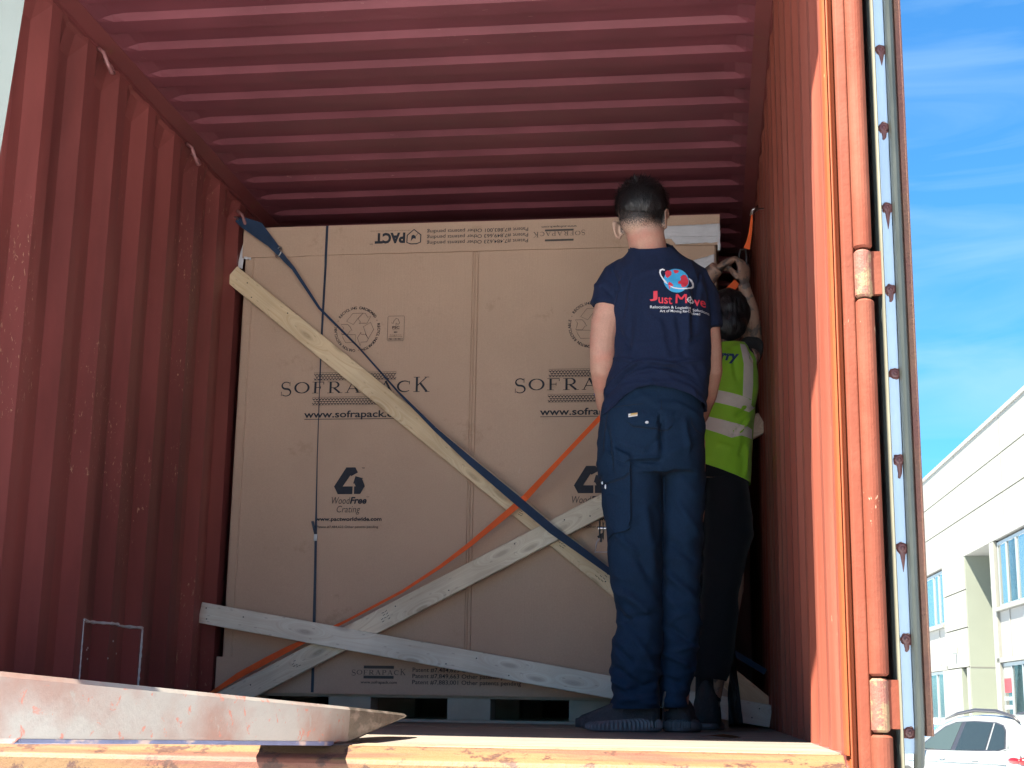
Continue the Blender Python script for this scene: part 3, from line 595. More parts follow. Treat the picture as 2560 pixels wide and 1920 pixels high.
def recycle(cx, cz, y):
    k = 0.1 / 240; P = []
    for a in ARW: P += stroke([(cx + (u - CX) * k, cz - (v - CZ) * k) for u, v in a], 0.0016, True)
    pr(shp(P, y), 'recycling_emblem', M['ink'])
    s = ' CARDBOARD - RECYCLINGKARTON - CARTON RECYCLABLE - RECYCLING'; bmm = bmesh.new(); r = 0.0925
    for i, c in enumerate(s):
        if c == ' ': continue
        me = textmesh(c, 0.02); q = math.pi / 2 - 2 * math.pi * i / len(s); n = len(me.vertices); t = -(math.pi / 2 - q)
        xs_ = [v.co.x for v in me.vertices]; mxx_ = (min(xs_) + max(xs_)) / 2
        for v in me.vertices:
            u, w2 = (v.co.x - mxx_) * 0.0165, v.co.y * 0.0172
            v.co = Vector((cx + math.cos(q) * (r + w2) + math.sin(q) * u, y, cz + math.sin(q) * (r + w2) - math.cos(q) * u))
        bmm.from_mesh(me)
    me = bpy.data.meshes.new('ring'); bmm.to_mesh(me); bmm.free(); link('printed_text', me, M['ink'], crate)
def fsc(x0, x1, z0, z1, y):
    P = stroke([(x0 + 0.004, z0), (x1 - 0.004, z0), (x1, z0 + 0.004), (x1, z1 - 0.004), (x1 - 0.004, z1), (x0 + 0.004, z1), (x0, z1 - 0.004), (x0, z0 + 0.004)], 0.0014, True)
    cx = (x0 + x1) / 2; t = z1 - 0.010
    P += stroke([(cx - 0.020, t - 0.020), (cx - 0.014, t - 0.025), (cx - 0.010, t - 0.012), (cx, t), (cx + 0.009, t - 0.004), (cx + 0.013, t - 0.014), (cx + 0.017, t - 0.022), (cx + 0.010, t - 0.028), (cx + 0.004, t - 0.026), (cx, t - 0.022), (cx, t - 0.034)], 0.0018)
    pr(shp(P, y), 'certification_mark', M['ink'])
    T('FSC', cx - 0.016, cx + 0.016, z1 - 0.058, z1 - 0.046, y, bold=0.02); T('www.fsc.org', cx - 0.016, cx + 0.016, z1 - 0.064, z1 - 0.060, y, m='inkpale'); T('MIX', cx - 0.008, cx + 0.008, z1 - 0.077, z1 - 0.070, y, bold=0.02)
    T('Packaging from', cx - 0.026, cx + 0.026, z1 - 0.090, z1 - 0.084, y, m='inkpale'); T('responsible sources', cx - 0.030, cx + 0.030, z1 - 0.097, z1 - 0.091, y, m='inkpale'); T('FSC C019411', cx - 0.031, cx + 0.031, z1 - 0.109, z1 - 0.101, y, bold=0.02)
WF = [[(645, 630), (875, 240), (1055, 240), (1110, 345), (980, 420), (962, 402), (818, 630), (1015, 630), (1015, 788), (725, 788)],
      [(1062, 420), (1220, 465), (1195, 480), (1255, 625), (1170, 785), (1045, 785), (1045, 630), (1075, 628), (1048, 572), (1022, 572)]]
for dx in (0.0, 1.044):
    y = YP
    recycle(0.568 + dx, 1.692, y); fsc(0.706 + dx, 0.7805 + dx, 1.636, 1.749, y)
    sofra(0.230 + dx, 0.901 + dx, 1.4035, 0.052, y); waveband(0.381 + dx, 0.752 + dx, 1.461, 1.4965, y); waveband(0.378 + dx, 0.752 + dx, 1.3495, 1.386, y)
    T('www.sofrapack.com', 0.344 + dx, 0.815 + dx, 1.284, 1.3245, y, bold=0.018); pr(shp([rect(0.346 + dx, 0.812 + dx, 1.2855, 1.288)], y), 'underline', M['ink'])
    k = 0.1365 / 610
    pr(shp([[(0.493 + (u - 645) * k + dx, 1.072 - (v - 240) * k * 0.955) for u, v in q] for q in WF], y), 'crating_emblem', M['ink'])
    T('TM', 0.613 + dx, 0.626 + dx, 1.0665, 1.0715, y, bold=0.03); T('Wood', 0.485 + dx, 0.567 + dx, 0.9125, 0.9425, y, shear=0.22, m='inkgrey'); T('Free', 0.566 + dx, 0.640 + dx, 0.9125, 0.9425, y, shear=0.22, bold=0.035)
    T('TM', 0.638 + dx, 0.650 + dx, 0.940, 0.945, y); T('Crating', 0.509 + dx, 0.613 + dx, 0.866, 0.9045, y, shear=0.2, m='inkgrey')
    T('www.pactworldwide.com', 0.416 + dx, 0.709 + dx, 0.8335, 0.8555, y, bold=0.03); T('Patent #7,484,623 Other patents pending', 0.424 + dx, 0.695 + dx, 0.805, 0.8185, y, m='inkgrey', bold=0.01)
# upside-down print on the lid
y = YQ - 0.001
T('PACT', 0.635, 0.774, 2.0835, 2.1340, y, bold=0.05, flip=True); T('TM', 0.613, 0.628, 2.080, 2.087, y, flip=True)
T('PACKAGING AND CRATING TECHNOLOGIES', 0.613, 0.795, 2.1415, 2.1455, y, m='inkpale', flip=True)
hc = [(0.782, 2.086), (0.800, 2.079), (0.826, 2.079), (0.844, 2.086), (0.845, 2.120), (0.813, 2.146), (0.783, 2.120)]
pr(shp(stroke(hc, 0.0052, True), y), 'house_emblem', M['ink'])
pr(shp([[(0.800, 2.095), (0.812, 2.105), (0.822, 2.102), (0.822, 2.114), (0.812, 2.122), (0.803, 2.118)]] + stroke([(0.800, 2.092), (0.806, 2.103)], 0.002) + stroke([(0.822, 2.116), (0.832, 2.127)], 0.002), y), 'house_emblem', M['ink'])
for i, s in enumerate(('Patent #7,484,623 Other patents pending', 'Patent #7,849,663 Other patents pending', 'Patent #7,883,001 Other patents pending')):
    T(s, 0.873, 1.328, 2.0715 + i * 0.0265, 2.0935 + i * 0.0265, y, m='ink', bold=0.006, flip=True)
sofra(1.351, 1.582, 2.118, 0.0195, y, flip=True, m='inkgrey'); pr(shp([rect(1.403, 1.530, 2.120, 2.1285), rect(1.403, 1.530, 2.0735, 2.0825)], y), 'grey_bar', M['inkgrey']); T('www.sofrapack.com', 1.388, 1.544, 2.1345, 2.1475, y, bold=0.02, flip=True, m='inkgrey')
# print on the base tray
sofra(0.605, 0.837, 0.190, 0.0195, y, m='inkgrey'); pr(shp([rect(0.657, 0.786, 0.2155, 0.2275), rect(0.657, 0.786, 0.1745, 0.1860)], y), 'grey_bar', M['inkgrey']); T('www.sofrapack.com', 0.645, 0.801, 0.1500, 0.1655, y, bold=0.02, m='inkgrey')
for i, s in enumerate(('Patent #7,484,623 Other patents pending', 'Patent #7,849,663 Other patents pending', 'Patent #7,883,001 Other patents pending')):
    T(s, 0.866, 1.324, 0.1985 - i * 0.0252, 0.2215 - i * 0.0252, y, bold=0.006)
# tape on the lid
def crumple(name, pts, y, m, parent, amp=0.004, nx=26, nz_=10):
    """quad sheet between four corners with folds"""
    a, b, c, d = [Vector((p[0], 0, p[1])) for p in pts]; V = []
    for j in range(nz_ + 1):
        for i in range(nx + 1):
            u, v = i / nx, j / nz_; p = a.lerp(b, u).lerp(d.lerp(c, u), v)
            e = 0.006 * noise.noise(Vector((u * 9, v * 3, 4))) * (1 if i in (0, nx) else 0)
            V.append((p.x + e, y - 0.002 - amp * abs(noise.noise(Vector((u * 2.5, v * 9, pts[0][0] * 9)))), p.z + 0.004 * noise.noise(Vector((u * 8, v * 2, 1))) * (1 if j in (0, nz_) else 0)))
    n = nx + 1; F = [(j * n + i, j * n + i + 1, (j + 1) * n + i + 1, (j + 1) * n + i) for j in range(nz_) for i in range(nx)]
    o = pyd(name, V, F, m, parent, smooth=True); s = o.modifiers.new('t', 'SOLIDIFY'); s.thickness = 0.0006; return o
crumple('tape', [(1.915, 2.072), (2.168, 2.050), (2.168, 2.133), (1.915, 2.128)], YQ, M['tape'], crate); crumple('tape', [(1.975, 2.042), (2.166, 2.047), (2.166, 2.075), (1.950, 2.080)], YQ - 0.003, M['tape'], crate)
crumple('tape', [(2.030, 1.925), (2.142, 1.925), (2.142, 1.998), (2.044, 1.970)], YC - 0.004, M['tape'], crate); crumple('tape', [(2.155, 2.01), (2.169, 2.01), (2.169, 2.10), (2.160, 2.10)], YQ - 0.004, M['tape'], crate, nx=5)
crumple('tape', [(-0.006, 1.995), (0.022, 1.99), (0.030, 2.125), (0.020, 2.125)], YQ + 0.02, M['tape'], crate, nx=6); crumple('tape', [(0.030, 2.030), (0.066, 2.022), (0.066, 2.034), (0.034, 2.040)], YQ - 0.001, M['tape'], crate, nx=6, nz_=3)
# dark-blue strapping band with its clip
def band(pts, wd): return ribbon([(x, yy, z) for x, yy, z in pts], wd, [(1, 0, 0)] * len(pts), 0.0012)
bnd = empty('strapping_band', (0.42, YC - 0.02, 0.11)); tag(bnd, 'thin dark blue strapping band running vertically round the cardboard crate', 'band')
pyd('band_upper', *band([(0.4145, YC + 0.05, 2.1765), (0.4135, YF - 0.004, 2.1745), (0.4130, YF - 0.004, 2.04), (0.412, YC - 0.010, 1.99), (0.409, YC - 0.010, 1.75), (0.4085, YC - 0.010, 1.60)], [0.0115] * 3 + [0.010, 0.0095, 0.008]), M['band'], bnd)
pyd('band_middle', *band([(0.4085, YC - 0.010, 1.598), (0.410, YC - 0.011, 1.40), (0.414, YC - 0.011, 1.1), (0.419, YC - 0.011, 0.90), (0.423, YC - 0.012, 0.79)], [0.0075, 0.0032, 0.0034, 0.0060, 0.0105]), M['band'], bnd)
pyd('band_lower', *band([(0.423, YC - 0.012, 0.79), (0.428, YC - 0.012, 0.60), (0.434, YC - 0.012, 0.36), (0.437, YF - 0.003, 0.25), (0.439, YF - 0.003, 0.115), (0.439, YC + 0.03, 0.1085)], [0.0105, 0.0110, 0.0135, 0.0125, 0.0125, 0.012]), M['band'], bnd)
pyd('band_tail', *ribbon([(0.424, YC - 0.016, 0.775), (0.417, YC - 0.024, 0.805), (0.410, YC - 0.030, 0.835)], [0.0105, 0.011, 0.0108], [(1, 0, 0.2)] * 3, 0.0012), M['band'], bnd)
bx('clip', 0.4165, 0.4300, YC - 0.0185, YC - 0.0105, 0.752, 0.780, m=M['steel'], parent=bnd, bev=0.001)

# ================================================================== BOARDS AND STRAPS
def board(name, a, b, wd, th, yf, m, label, nails=(), bow=0.0):
    """timber from a to b (x,z centre line) whose front face lies at y = yf"""
    a, b = Vector((a[0], yf + th / 2, a[1])), Vector((b[0], yf + th / 2, b[1])); l = (b - a).length; ang = math.atan2(b.z - a.z, b.x - a.x)
    n = 24; rs = []
    for i in range(n + 1):
        x = l * i / n; dz = bow * math.sin(math.pi * i / n); e = 0.0015 * noise.noise(Vector((x * 4, ang * 3, 1)))
        c = 0.003; hw, ht = wd / 2 + e, th / 2
        rs.append([(x, -ht, -hw + c + dz), (x, -ht, hw - c + dz), (x, -ht + c, hw + dz), (x, ht - c, hw + dz), (x, ht, hw - c + dz), (x, ht, -hw + c + dz), (x, ht - c, -hw + dz), (x, -ht + c, -hw + dz)])
    v, f = loft(rs); o = pyd(name, v, f, m); o.location = a; o.rotation_euler = (0, -ang, 0); tag(o, label, 'timber board', 'timber braces nailed across the crate')
    for (t, s_, r_) in nails:
        q = pyd('nail_head', *loft([[(t * l + rr * math.cos(k2), yy, s_ * wd / 2 + rr * math.sin(k2)) for k2 in (2 * math.pi * i / 10 for i in range(10))] for rr, yy in ((r_, -th / 2 - 0.0002), (r_, -th / 2 - 0.0016), (r_ * 0.6, -th / 2 - 0.002))]), M['dark'], o, world=False)
    return o
NL = lambda *t: [(a, b, 0.0028) for a, b in t]
b1 = board('timber_board', (-0.012, 1.951), (2.342, 0.060), 0.0855, 0.032, 3.440, M['wood'], 'yellowish pine board slanting from upper left, behind the blue strap', NL((0.03, 0.3), (0.05, -0.6), (0.11, 0.5), (0.72, -0.3), (0.93, 0.2), (0.95, -0.5)))
b2 = board('timber_board', (0.060, 0.062), (2.332, 1.240), 0.0880, 0.030, 3.404, M['woodgrey'], 'grey pine board rising from lower left under the orange strap', NL((0.06, 0.2), (0.42, -0.5), (0.55, 0.55), (0.64, 0.4), (0.68, -0.4), (0.71, 0.3), (0.33, 0.5)))
b3 = board('timber_board', (-0.034, 0.437), (2.334, 0.0465), 0.0880, 0.030, 3.366, M['woodpale'], 'pale board lying nearly level across the bottom of the crate', NL((0.01, 0.5), (0.015, -0.5), (0.08, 0.3), (0.45, -0.6), (0.50, 0.4), (0.56, -0.6), (0.94, 0.3), (0.97, -0.4), (0.98, 0.5)))
def stamp(bd, x, z, s, th, ang=0.0):
    P = []
    for r_ in range(4):
        for c_ in range(3):
            if random.random() < 0.75:
                u, v = x + (c_ - 1) * 0.013 * s, z + (r_ - 1.5) * 0.010 * s; P += stroke([(u, v), (u + 0.006 * s, v + random.uniform(-0.003, 0.003)), (u + 0.010 * s, v + random.uniform(-0.002, 0.004))], 0.0022)
    me = shp(P, -th / 2 - 0.0008); link('ink_stamp', me, M['inkgrey'], bd, world=False)
stamp(b2, 0.78, 0.005, 1.1, 0.030); stamp(b2, 0.36, 0.0, 0.9, 0.030); stamp(b1, 1.93, 0.0, 1.0, 0.032); stamp(b1, 2.14, 0.0, 1.2, 0.032); stamp(b1, 1.72, -0.01, 0.8, 0.032)
# navy ratchet strap
nav = empty('ratchet_strap', (0.3, 3.45, 2.0)); tag(nav, 'dark blue ratchet strap running from the upper left corner down over the crossed boards', 'strap')
pts = [(0.00, 3.44, 2.205), (0.03, 3.43, 2.190), (0.10, 3.435, 2.155), (0.150, 3.435, 2.105), (0.204, 3.445, 2.055)]
pyd('sling_webbing', *ribbon(pts, [0.022, 0.045, 0.070, 0.048, 0.022], [(0.6, 0, 0.8), (0.9, 0, 0.5), (0.95, 0, 0.35), (0.9, 0, 0.4), (0.8, 0, 0.6)], 0.004), M['navyweb'], nav)
pyd('sling_webbing', *ribbon([(0.02, 3.432, 2.187), (0.11, 3.425, 2.135), (0.17, 3.428, 2.075), (0.215, 3.44, 2.030)], [0.02, 0.026, 0.024, 0.022], [(0.6, 0, 0.8)] * 4, 0.004), M['navyweb'], nav)
c0 = Vector((0.205, 3.437, 2.045)); ring = [c0 + Vector((0.017 * math.cos(a) * 0.8 + 0.012 * math.sin(a) * 0.5, -0.006 * math.cos(a), 0.024 * math.sin(a))) for a in (2 * math.pi * i / 20 for i in range(20))]
V, F = [], []
for i, p in enumerate(ring):
    d = (ring[(i + 1) % 20] - ring[i - 1]).normalized(); a_ = Vector((0, 1, 0)); b_ = d.cross(a_).normalized()
    for k in range(6): V.append(p + a_ * 0.0028 * math.cos(k * math.pi / 3) + b_ * 0.0028 * math.sin(k * math.pi / 3))
for i in range(20):
    for k in range(6): F.append((i * 6 + k, i * 6 + (k + 1) % 6, ((i + 1) % 20) * 6 + (k + 1) % 6, ((i + 1) % 20) * 6 + k))
pyd('steel_ring', V, F, M['steel'], nav, smooth=True)
pyd('hook', *tube([(-0.02, 3.45, 2.222), (0.0, 3.44, 2.214), (0.012, 3.435, 2.200)], [0.004, 0.005, 0.004], 8), M['steel'], nav)
P = [(0.207, 3.440, 2.042), (0.240, 3.438, 2.005), (0.275, 3.444, 1.967), (0.402, 3.445, 1.782), (0.591, 3.44, 1.596), (0.780, 3.415, 1.388), (0.95, 3.385, 1.219), (1.108, 3.374, 1.078), (1.288, 3.370, 0.928), (1.459, 3.368, 0.786), (1.594, 3.385, 0.690), (1.72, 3.40, 0.598), (1.95, 3.41, 0.44), (2.32, 3.44, 0.22)]
Wd = [0.024, 0.022, 0.016, 0.011, 0.007, 0.008, 0.016, 0.029, 0.036, 0.035, 0.030, 0.024, 0.024, 0.024]
pyd('strap_webbing', *ribbon(P, Wd, [(0.7, 0, 0.7)] * 4 + [(0.6, 0.7, 0.6), (0.6, 0.6, 0.6)] + [(0.64, 0, 0.77)] * 8, 0.003), M['navyweb'], nav)
# orange strap across
orr = empty('ratchet_strap', (1.0, 3.4, 0.6)); tag(orr, 'orange ratchet strap rising from lower left along the grey board to the worker', 'strap')
P = [(0.02, 3.398, 0.098), (0.14, 3.398, 0.178), (0.26, 3.398, 0.243), (0.35, 3.398, 0.290), (0.44, 3.400, 0.334), (0.60, 3.400, 0.411), (0.829, 3.398, 0.532), (0.985, 3.395, 0.633), (1.105, 3.39, 0.722), (1.29, 3.375, 0.873), (1.345, 3.372, 0.921), (1.51, 3.27, 1.073), (1.80, 3.08, 1.33), (2.05, 2.93, 1.53), (2.225, 2.865, 1.685)]
Wd = [0.016, 0.025, 0.027, 0.024, 0.016, 0.010, 0.011, 0.014, 0.020, 0.027, 0.027, 0.018, 0.02, 0.03, 0.03]
pyd('strap_webbing', *ribbon(P, Wd, [(-0.5, 0, 0.85)] * 8 + [(-0.7, 0, 0.7)] * 7, 0.0028), M['orangeweb'], orr)
ob = empty('strap_tail', (2.28, 2.82, 1.86)); tag(ob, 'short orange strap end hanging from the wall ring above the raised hands', 'strap')
pyd('webbing', *ribbon([(2.283, 2.80, 1.936), (2.281, 2.80, 1.905), (2.276, 2.80, 1.866), (2.268, 2.80, 1.825), (2.260, 2.80, 1.798)], [0.006, 0.010, 0.012, 0.017, 0.024], [(1, 0, 0.1)] * 5, 0.002), M['orangeweb'], ob)
pyd('hook', *tube([(2.33, 2.82, 1.965), (2.30, 2.81, 1.960), (2.287, 2.80, 1.950), (2.283, 2.80, 1.934)], 0.0035, 8), M['steel'], ob)
# ================================================================== PEOPLE
def hand(wr, fd, pn, s=1.0, curl=0.7, spread=0.0, side=1, thumb=0.6):
    """palm and five bent fingers; wr wrist, fd finger direction, pn palm normal (towards what it holds)"""
    fd = Vector(fd).normalized(); pn = Vector(pn); pn = (pn - fd * pn.dot(fd)).normalized(); sd = fd.cross(pn) * side; wr = Vector(wr); out = []
    rot = Matrix((sd, pn, fd)).transposed()
    out.append(ell(wr + fd * 0.048 * s, (0.040 * s, 0.0165 * s, 0.052 * s), rot))
    for i, (u, ln) in enumerate(((-0.029, 0.070), (-0.010, 0.080), (0.010, 0.076), (0.029, 0.060))):
        p = wr + fd * (0.085 - 0.006 * abs(u) / 0.02) * s + sd * u * s; pts = [p - fd * 0.02 * s, p]; d = fd.copy(); q = p
        for j, fr in enumerate((0.45, 0.32, 0.23)):
            a = curl * (0.7, 1.0, 0.8)[j] + 0.08 * i; d = (d * math.cos(a) + pn * math.sin(a)).normalized(); pn2 = pn
            q = q + (d + sd * spread * u * 10).normalized() * ln * fr * s; pts.append(q)
        out.append(tube(pts, [0.0100 * s, 0.0098 * s, 0.0088 * s, 0.0080 * s, 0.0062 * s], 10))
    p = wr + fd * 0.022 * s - sd * 0.032 * s + pn * 0.006 * s
    out.append(tube([p, p + (-sd * 0.75 + fd * 0.7 + pn * 0.3).normalized() * 0.028 * s, p + (-sd * (1.1 - thumb) + fd * 1.1 + pn * thumb).normalized() * 0.056 * s, p + (-sd * (0.8 - thumb) + fd * 1.2 + pn * (thumb + 0.3)).normalized() * 0.078 * s], [0.0135 * s, 0.0120 * s, 0.0100 * s, 0.0075 * s], 10))
    return out
def head_shapes(c, s, yaw, pitch=0.0):
    """skull, jaw, nose, lips, brow; the face looks towards local +y"""
    rot = Matrix.Rotation(yaw, 3, 'Z') @ Matrix.Rotation(pitch, 3, 'X'); c = Vector(c)
    P = lambda x, y, z: c + rot @ Vector((x * s, y * s, z * s)); e = lambda p, r: ell(P(*p), tuple(q * s for q in r), rot)
    return [e((0, -0.005, 0.015), (0.078, 0.096, 0.098)), e((0, -0.045, -0.035), (0.064, 0.050, 0.060)), e((0, 0.030, -0.055), (0.060, 0.062, 0.070)), e((0, 0.060, -0.100), (0.032, 0.034, 0.026)), e((0, 0.010, -0.075), (0.058, 0.06, 0.045)),
            e((0, 0.098, -0.022), (0.011, 0.014, 0.026)), e((0, 0.106, -0.042), (0.015, 0.014, 0.010)), e((0, 0.088, -0.070), (0.022, 0.010, 0.008)), e((0.030, 0.080, 0.010), (0.026, 0.012, 0.008)), e((-0.030, 0.080, 0.010), (0.026, 0.012, 0.008)),
            e((0.031, 0.074, -0.008), (0.014, 0.012, 0.010)), e((-0.031, 0.074, -0.008), (0.014, 0.012, 0.010))], P, rot
def ear(P, rot, sx, s, out=0.0, back=0.0, lift=0.0):
    """rim, bowl and lobe of an ear"""
    b = Vector((0.080 * sx, -0.004 + back, -0.018 + lift)); o = []
    rim = []
    for i in range(13):
        a = R(-120 + 290 * i / 12); rim.append(P(b.x + sx * (0.004 + out * (0.5 + 0.5 * math.sin(a * 0.8))), b.y - 0.018 * math.cos(a) , b.z + 0.031 * math.sin(a)))
    o.append(tube(rim, [0.0045 * s] * 13, 8)); o.append(ell(P(b.x + sx * (0.001 + out * 0.4), b.y, b.z + 0.002), (0.0065 * s, 0.0205 * s, 0.031 * s), rot @ Matrix.Rotation(sx * 0.25, 3, 'Z')))
    o.append(ell(P(b.x + sx * 0.0, b.y + 0.006, b.z - 0.026), (0.006 * s, 0.009 * s, 0.009 * s), rot)); o.append(ell(P(b.x - sx * 0.008, b.y + 0.010, b.z), (0.012 * s, 0.012 * s, 0.020 * s), rot)); return o
def strands(name, n, root, m, parent, ln=(0.02, 0.035), wd=0.0016):
    """short tapered hairs; root() gives point, direction"""
    V, F = [], []
    for _ in range(n):
        p, d, nn = root(); l = random.uniform(*ln); t = d.cross(nn).normalized() * wd * random.uniform(0.6, 1.2); k = len(V)
        q1 = p + d * l * 0.5 + nn * l * 0.12; q2 = p + d * l - nn * l * 0.02
        V += [p - t, p + t, q1 + t * 0.8, q1 - t * 0.8, q2]; F += [(k, k + 1, k + 2, k + 3), (k + 3, k + 2, k + 4)]
    return pyd(name, V, F, m, parent, smooth=True)
def seg_d(x, z, a, b):
    dx, dz = b[0] - a[0], b[1] - a[1]; t = max(0, min(1, ((x - a[0]) * dx + (z - a[1]) * dz) / (dx * dx + dz * dz))); px, pz = a[0] + t * dx, a[1] + t * dz
    s = (x - a[0]) * dz - (z - a[1]) * dx; return math.hypot(x - px, z - pz), (1 if s > 0 else -1), t
def folds(lst, back):
    """creases drawn from behind: (x0,z0,x1,z1,width,depth); positive = ridge, negative = groove"""
    def f(p, n):
        if n.y > 0.35: return 0.0
        d = 0
        for (x0, z0, x1, z1, wd, dp) in lst:
            r_, s, t = seg_d(p.x, p.z, (x0, z0), (x1, z1))
            wd *= 0.75
            if r_ < wd * 3: d += 2.3 * dp * math.exp(-(r_ / wd) ** 2) * min(1, 4 * t + 0.15, 4 * (1 - t) + 0.15)
        return d
    return f
def shoe(name_root, heel, toe, parent, L_=0.275, hgt=0.115, ribs=True, w=0.048, tabs=True, label=None):
    """shoe lofted from heel to toe: ribbed flared sole and knitted upper with a pull tab"""
    heel = Vector(heel); toe = Vector(toe); d = (toe - heel); d.z = 0; d.normalize(); sd = Vector((-d.y, d.x, 0)); n = 26
    o = empty(name_root, heel); o.parent = parent; o.matrix_parent_inverse = parent.matrix_basis.inverted() if False else Matrix.Translation(-Vector(parent.location))
    def wid(t): return w * (0.72 + 0.30 * math.sin(math.pi * min(1, t * 1.15 + 0.08)) ** 0.7 if t < 0.9 else 1.0 - ((t - 0.9) / 0.1) ** 2 * 0.45) * (0.80 if t < 0.04 else 1)
    def W(t, a, z): return heel + d * (t * L_) + sd * a + Vector((0, 0, z))
    # sole
    N = 240; rs = []
    for sc_, zf in ((0.90, 0.0), (0.985, 0.10), (1.0, 0.35), (0.985, 0.70), (0.87, 1.0)):
        ring = []
        for i in range(N):
            th = 2 * math.pi * i / N; t = 0.47 - 0.50 * math.cos(th); tt = min(1, max(0, t)); h = (0.046 - 0.020 * tt) if ribs else 0.028
            side = w * (1.06 + 0.08 * math.sin(math.pi * tt) + 0.06 * (tt > 0.55) * math.sin(math.pi * (tt - 0.55) / 0.45)) * math.copysign(abs(math.sin(th)) ** 0.62, math.sin(th))
            rb = 1 + (0.042 * max(-0.4, math.cos(i * 2 * math.pi / 4.0)) if ribs and 0.1 < zf < 0.9 else 0)
            z0 = 0.010 * max(0, tt - 0.8) / 0.2; ring.append(W(0.47 + (t - 0.47) * sc_ * (1 + (rb - 1) * 0.5), side * sc_ * rb, z0 + (h - z0) * zf))
        rs.append(ring)
    v, f = loft(rs); me = bpy.data.meshes.new('sole'); me.from_pydata([tuple(q - heel) for q in v], [], f); so_ = bpy.data.objects.new('sole', me); COL.objects.link(so_); me.materials.append(M['sole']); so_.parent = o
    # upper
    rs = []
    for i in range(n + 1):
        t = i / n; ww = wid(t) * 0.93
        if t < 0.09: ww *= 0.45 + 0.55 * math.sqrt(max(0, 1 - (1 - t / 0.09) ** 2))
        if t > 0.93: ww *= math.sqrt(max(0.06, 1 - ((t - 0.93) / 0.078) ** 2))
        top = hgt * (1.0 if t < 0.36 else 1.0 - 0.66 * ((t - 0.36) / 0.64) ** 0.75); top = max(top, 0.038)
        if t > 0.93: top *= 0.9
        ring = []
        for k in range(18):
            a = math.pi * k / 17; c = math.cos(a); s_ = math.sin(a); ring.append(W(t, ww * math.copysign(abs(c) ** 0.8, c) * (1 - 0.25 * s_ * (t < 0.4)), 0.012 + (top - 0.012) * s_ ** 0.75))
        rs.append(ring)
    v, f = loft(rs); me = bpy.data.meshes.new('upper'); me.from_pydata([tuple(q - heel) for q in v], [], f); me.polygons.foreach_set('use_smooth', [True] * len(me.polygons)); u = bpy.data.objects.new('upper', me); COL.objects.link(u); me.materials.append(M['shoe']); u.parent = o
    if tabs:
        for nm, q in (('heel_tab', [(-0.012, -0.016, hgt * 0.62), (-0.012, 0.016, hgt * 0.62), (-0.020, 0.017, hgt * 1.02), (-0.020, -0.017, hgt * 1.02)]),):
            V = [W(0, a, z) + d * t - heel for t, a, z in q]; V += [p_ + d * 0.006 for p_ in V]
            me = bpy.data.meshes.new(nm); me.from_pydata([tuple(x_) for x_ in V], [], [(0, 1, 2, 3), (7, 6, 5, 4), (0, 4, 5, 1), (1, 5, 6, 2), (2, 6, 7, 3), (3, 7, 4, 0)]); k = bpy.data.objects.new(nm, me); COL.objects.link(k); me.materials.append(M['tab']); k.parent = o
    return o, W
# ---------------------------------------------------------------- person with the navy T-shirt
PY = 2.05
p1 = empty('person', (1.94, PY, 0)); tag(p1, 'person in navy T-shirt with globe logo and cargo trousers, seen from behind', 'person')
hs, HP, hrot = head_shapes((1.8915, 2.072, 1.705), 1.0, -0.30)
hs = [h for h in hs] + ear(HP, hrot, -1, 1.0, 0.014, 0.0, -0.036) + ear(HP, hrot, 1, 1.0, 0.006, 0.006, -0.016)
neck = tube([(1.925, 2.045, 1.50), (1.914, 2.052, 1.56), (1.905, 2.060, 1.62), (1.900, 2.065, 1.66)], [0.075, 0.0625, 0.062, 0.066], 24)
trap = tube([(1.80, 2.06, 1.455), (1.86, 2.055, 1.49), (1.92, 2.05, 1.505), (1.98, 2.055, 1.49), (2.06, 2.06, 1.455)], [0.030, 0.034, 0.045, 0.034, 0.030], 20)
lowT = [(0.93, 1.775, 2.070, PY + 0.03, 0.085), (1.05, 1.785, 2.075, PY + 0.03, 0.08), (1.20, 1.815, 2.095, PY + 0.02, 0.085), (1.35, 1.815, 2.095, PY + 0.01, 0.095), (1.44, 1.815, 2.075, PY, 0.07), (1.49, 1.85, 2.02, PY, 0.05)]
armL = tube([(1.825, 2.05, 1.445), (1.790, 2.045, 1.385), (1.7745, 2.035, 1.31), (1.7655, 2.02, 1.24), (1.7640, 2.015, 1.195), (1.7625, 2.035, 1.155), (1.760, 2.075, 1.115), (1.7585, 2.125, 1.078), (1.759, 2.165, 1.055)], [0.046, 0.050, 0.0495, 0.0445, 0.0420, 0.0400, 0.0335, 0.0265, 0.0240], 18)
armR = tube([(2.06, 2.06, 1.45), (2.095, 2.08, 1.36), (2.104, 2.09, 1.29), (2.109, 2.10, 1.22), (2.111, 2.11, 1.16), (2.098, 2.16, 1.09), (2.075, 2.22, 1.03), (2.05, 2.26, 1.00)], [0.052, 0.048, 0.045, 0.0435, 0.0430, 0.037, 0.029, 0.025], 18)
legs = [tube([(1.86, PY + 0.02, 0.93), (1.858, PY + 0.02, 0.7), (1.868, PY + 0.02, 0.5), (1.878, PY + 0.03, 0.3), (1.885, PY + 0.03, 0.06)], [0.085, 0.075, 0.055, 0.052, 0.038], 16),
        tube([(2.02, PY + 0.05, 0.93), (2.02, PY + 0.06, 0.7), (2.01, PY + 0.06, 0.5), (2.0, PY + 0.08, 0.3), (1.99, PY + 0.09, 0.06)], [0.075, 0.07, 0.052, 0.05, 0.038], 16)]
hL = hand((1.759, 2.160, 1.058), (0.02, 0.62, -0.75), (1, 0.2, 0.1), 0.92, 0.55, side=1); hR = hand((2.052, 2.258, 1.002), (-0.5, 0.7, -0.4), (-0.5, -0.4, -0.4), 0.92, 0.5, side=-1)
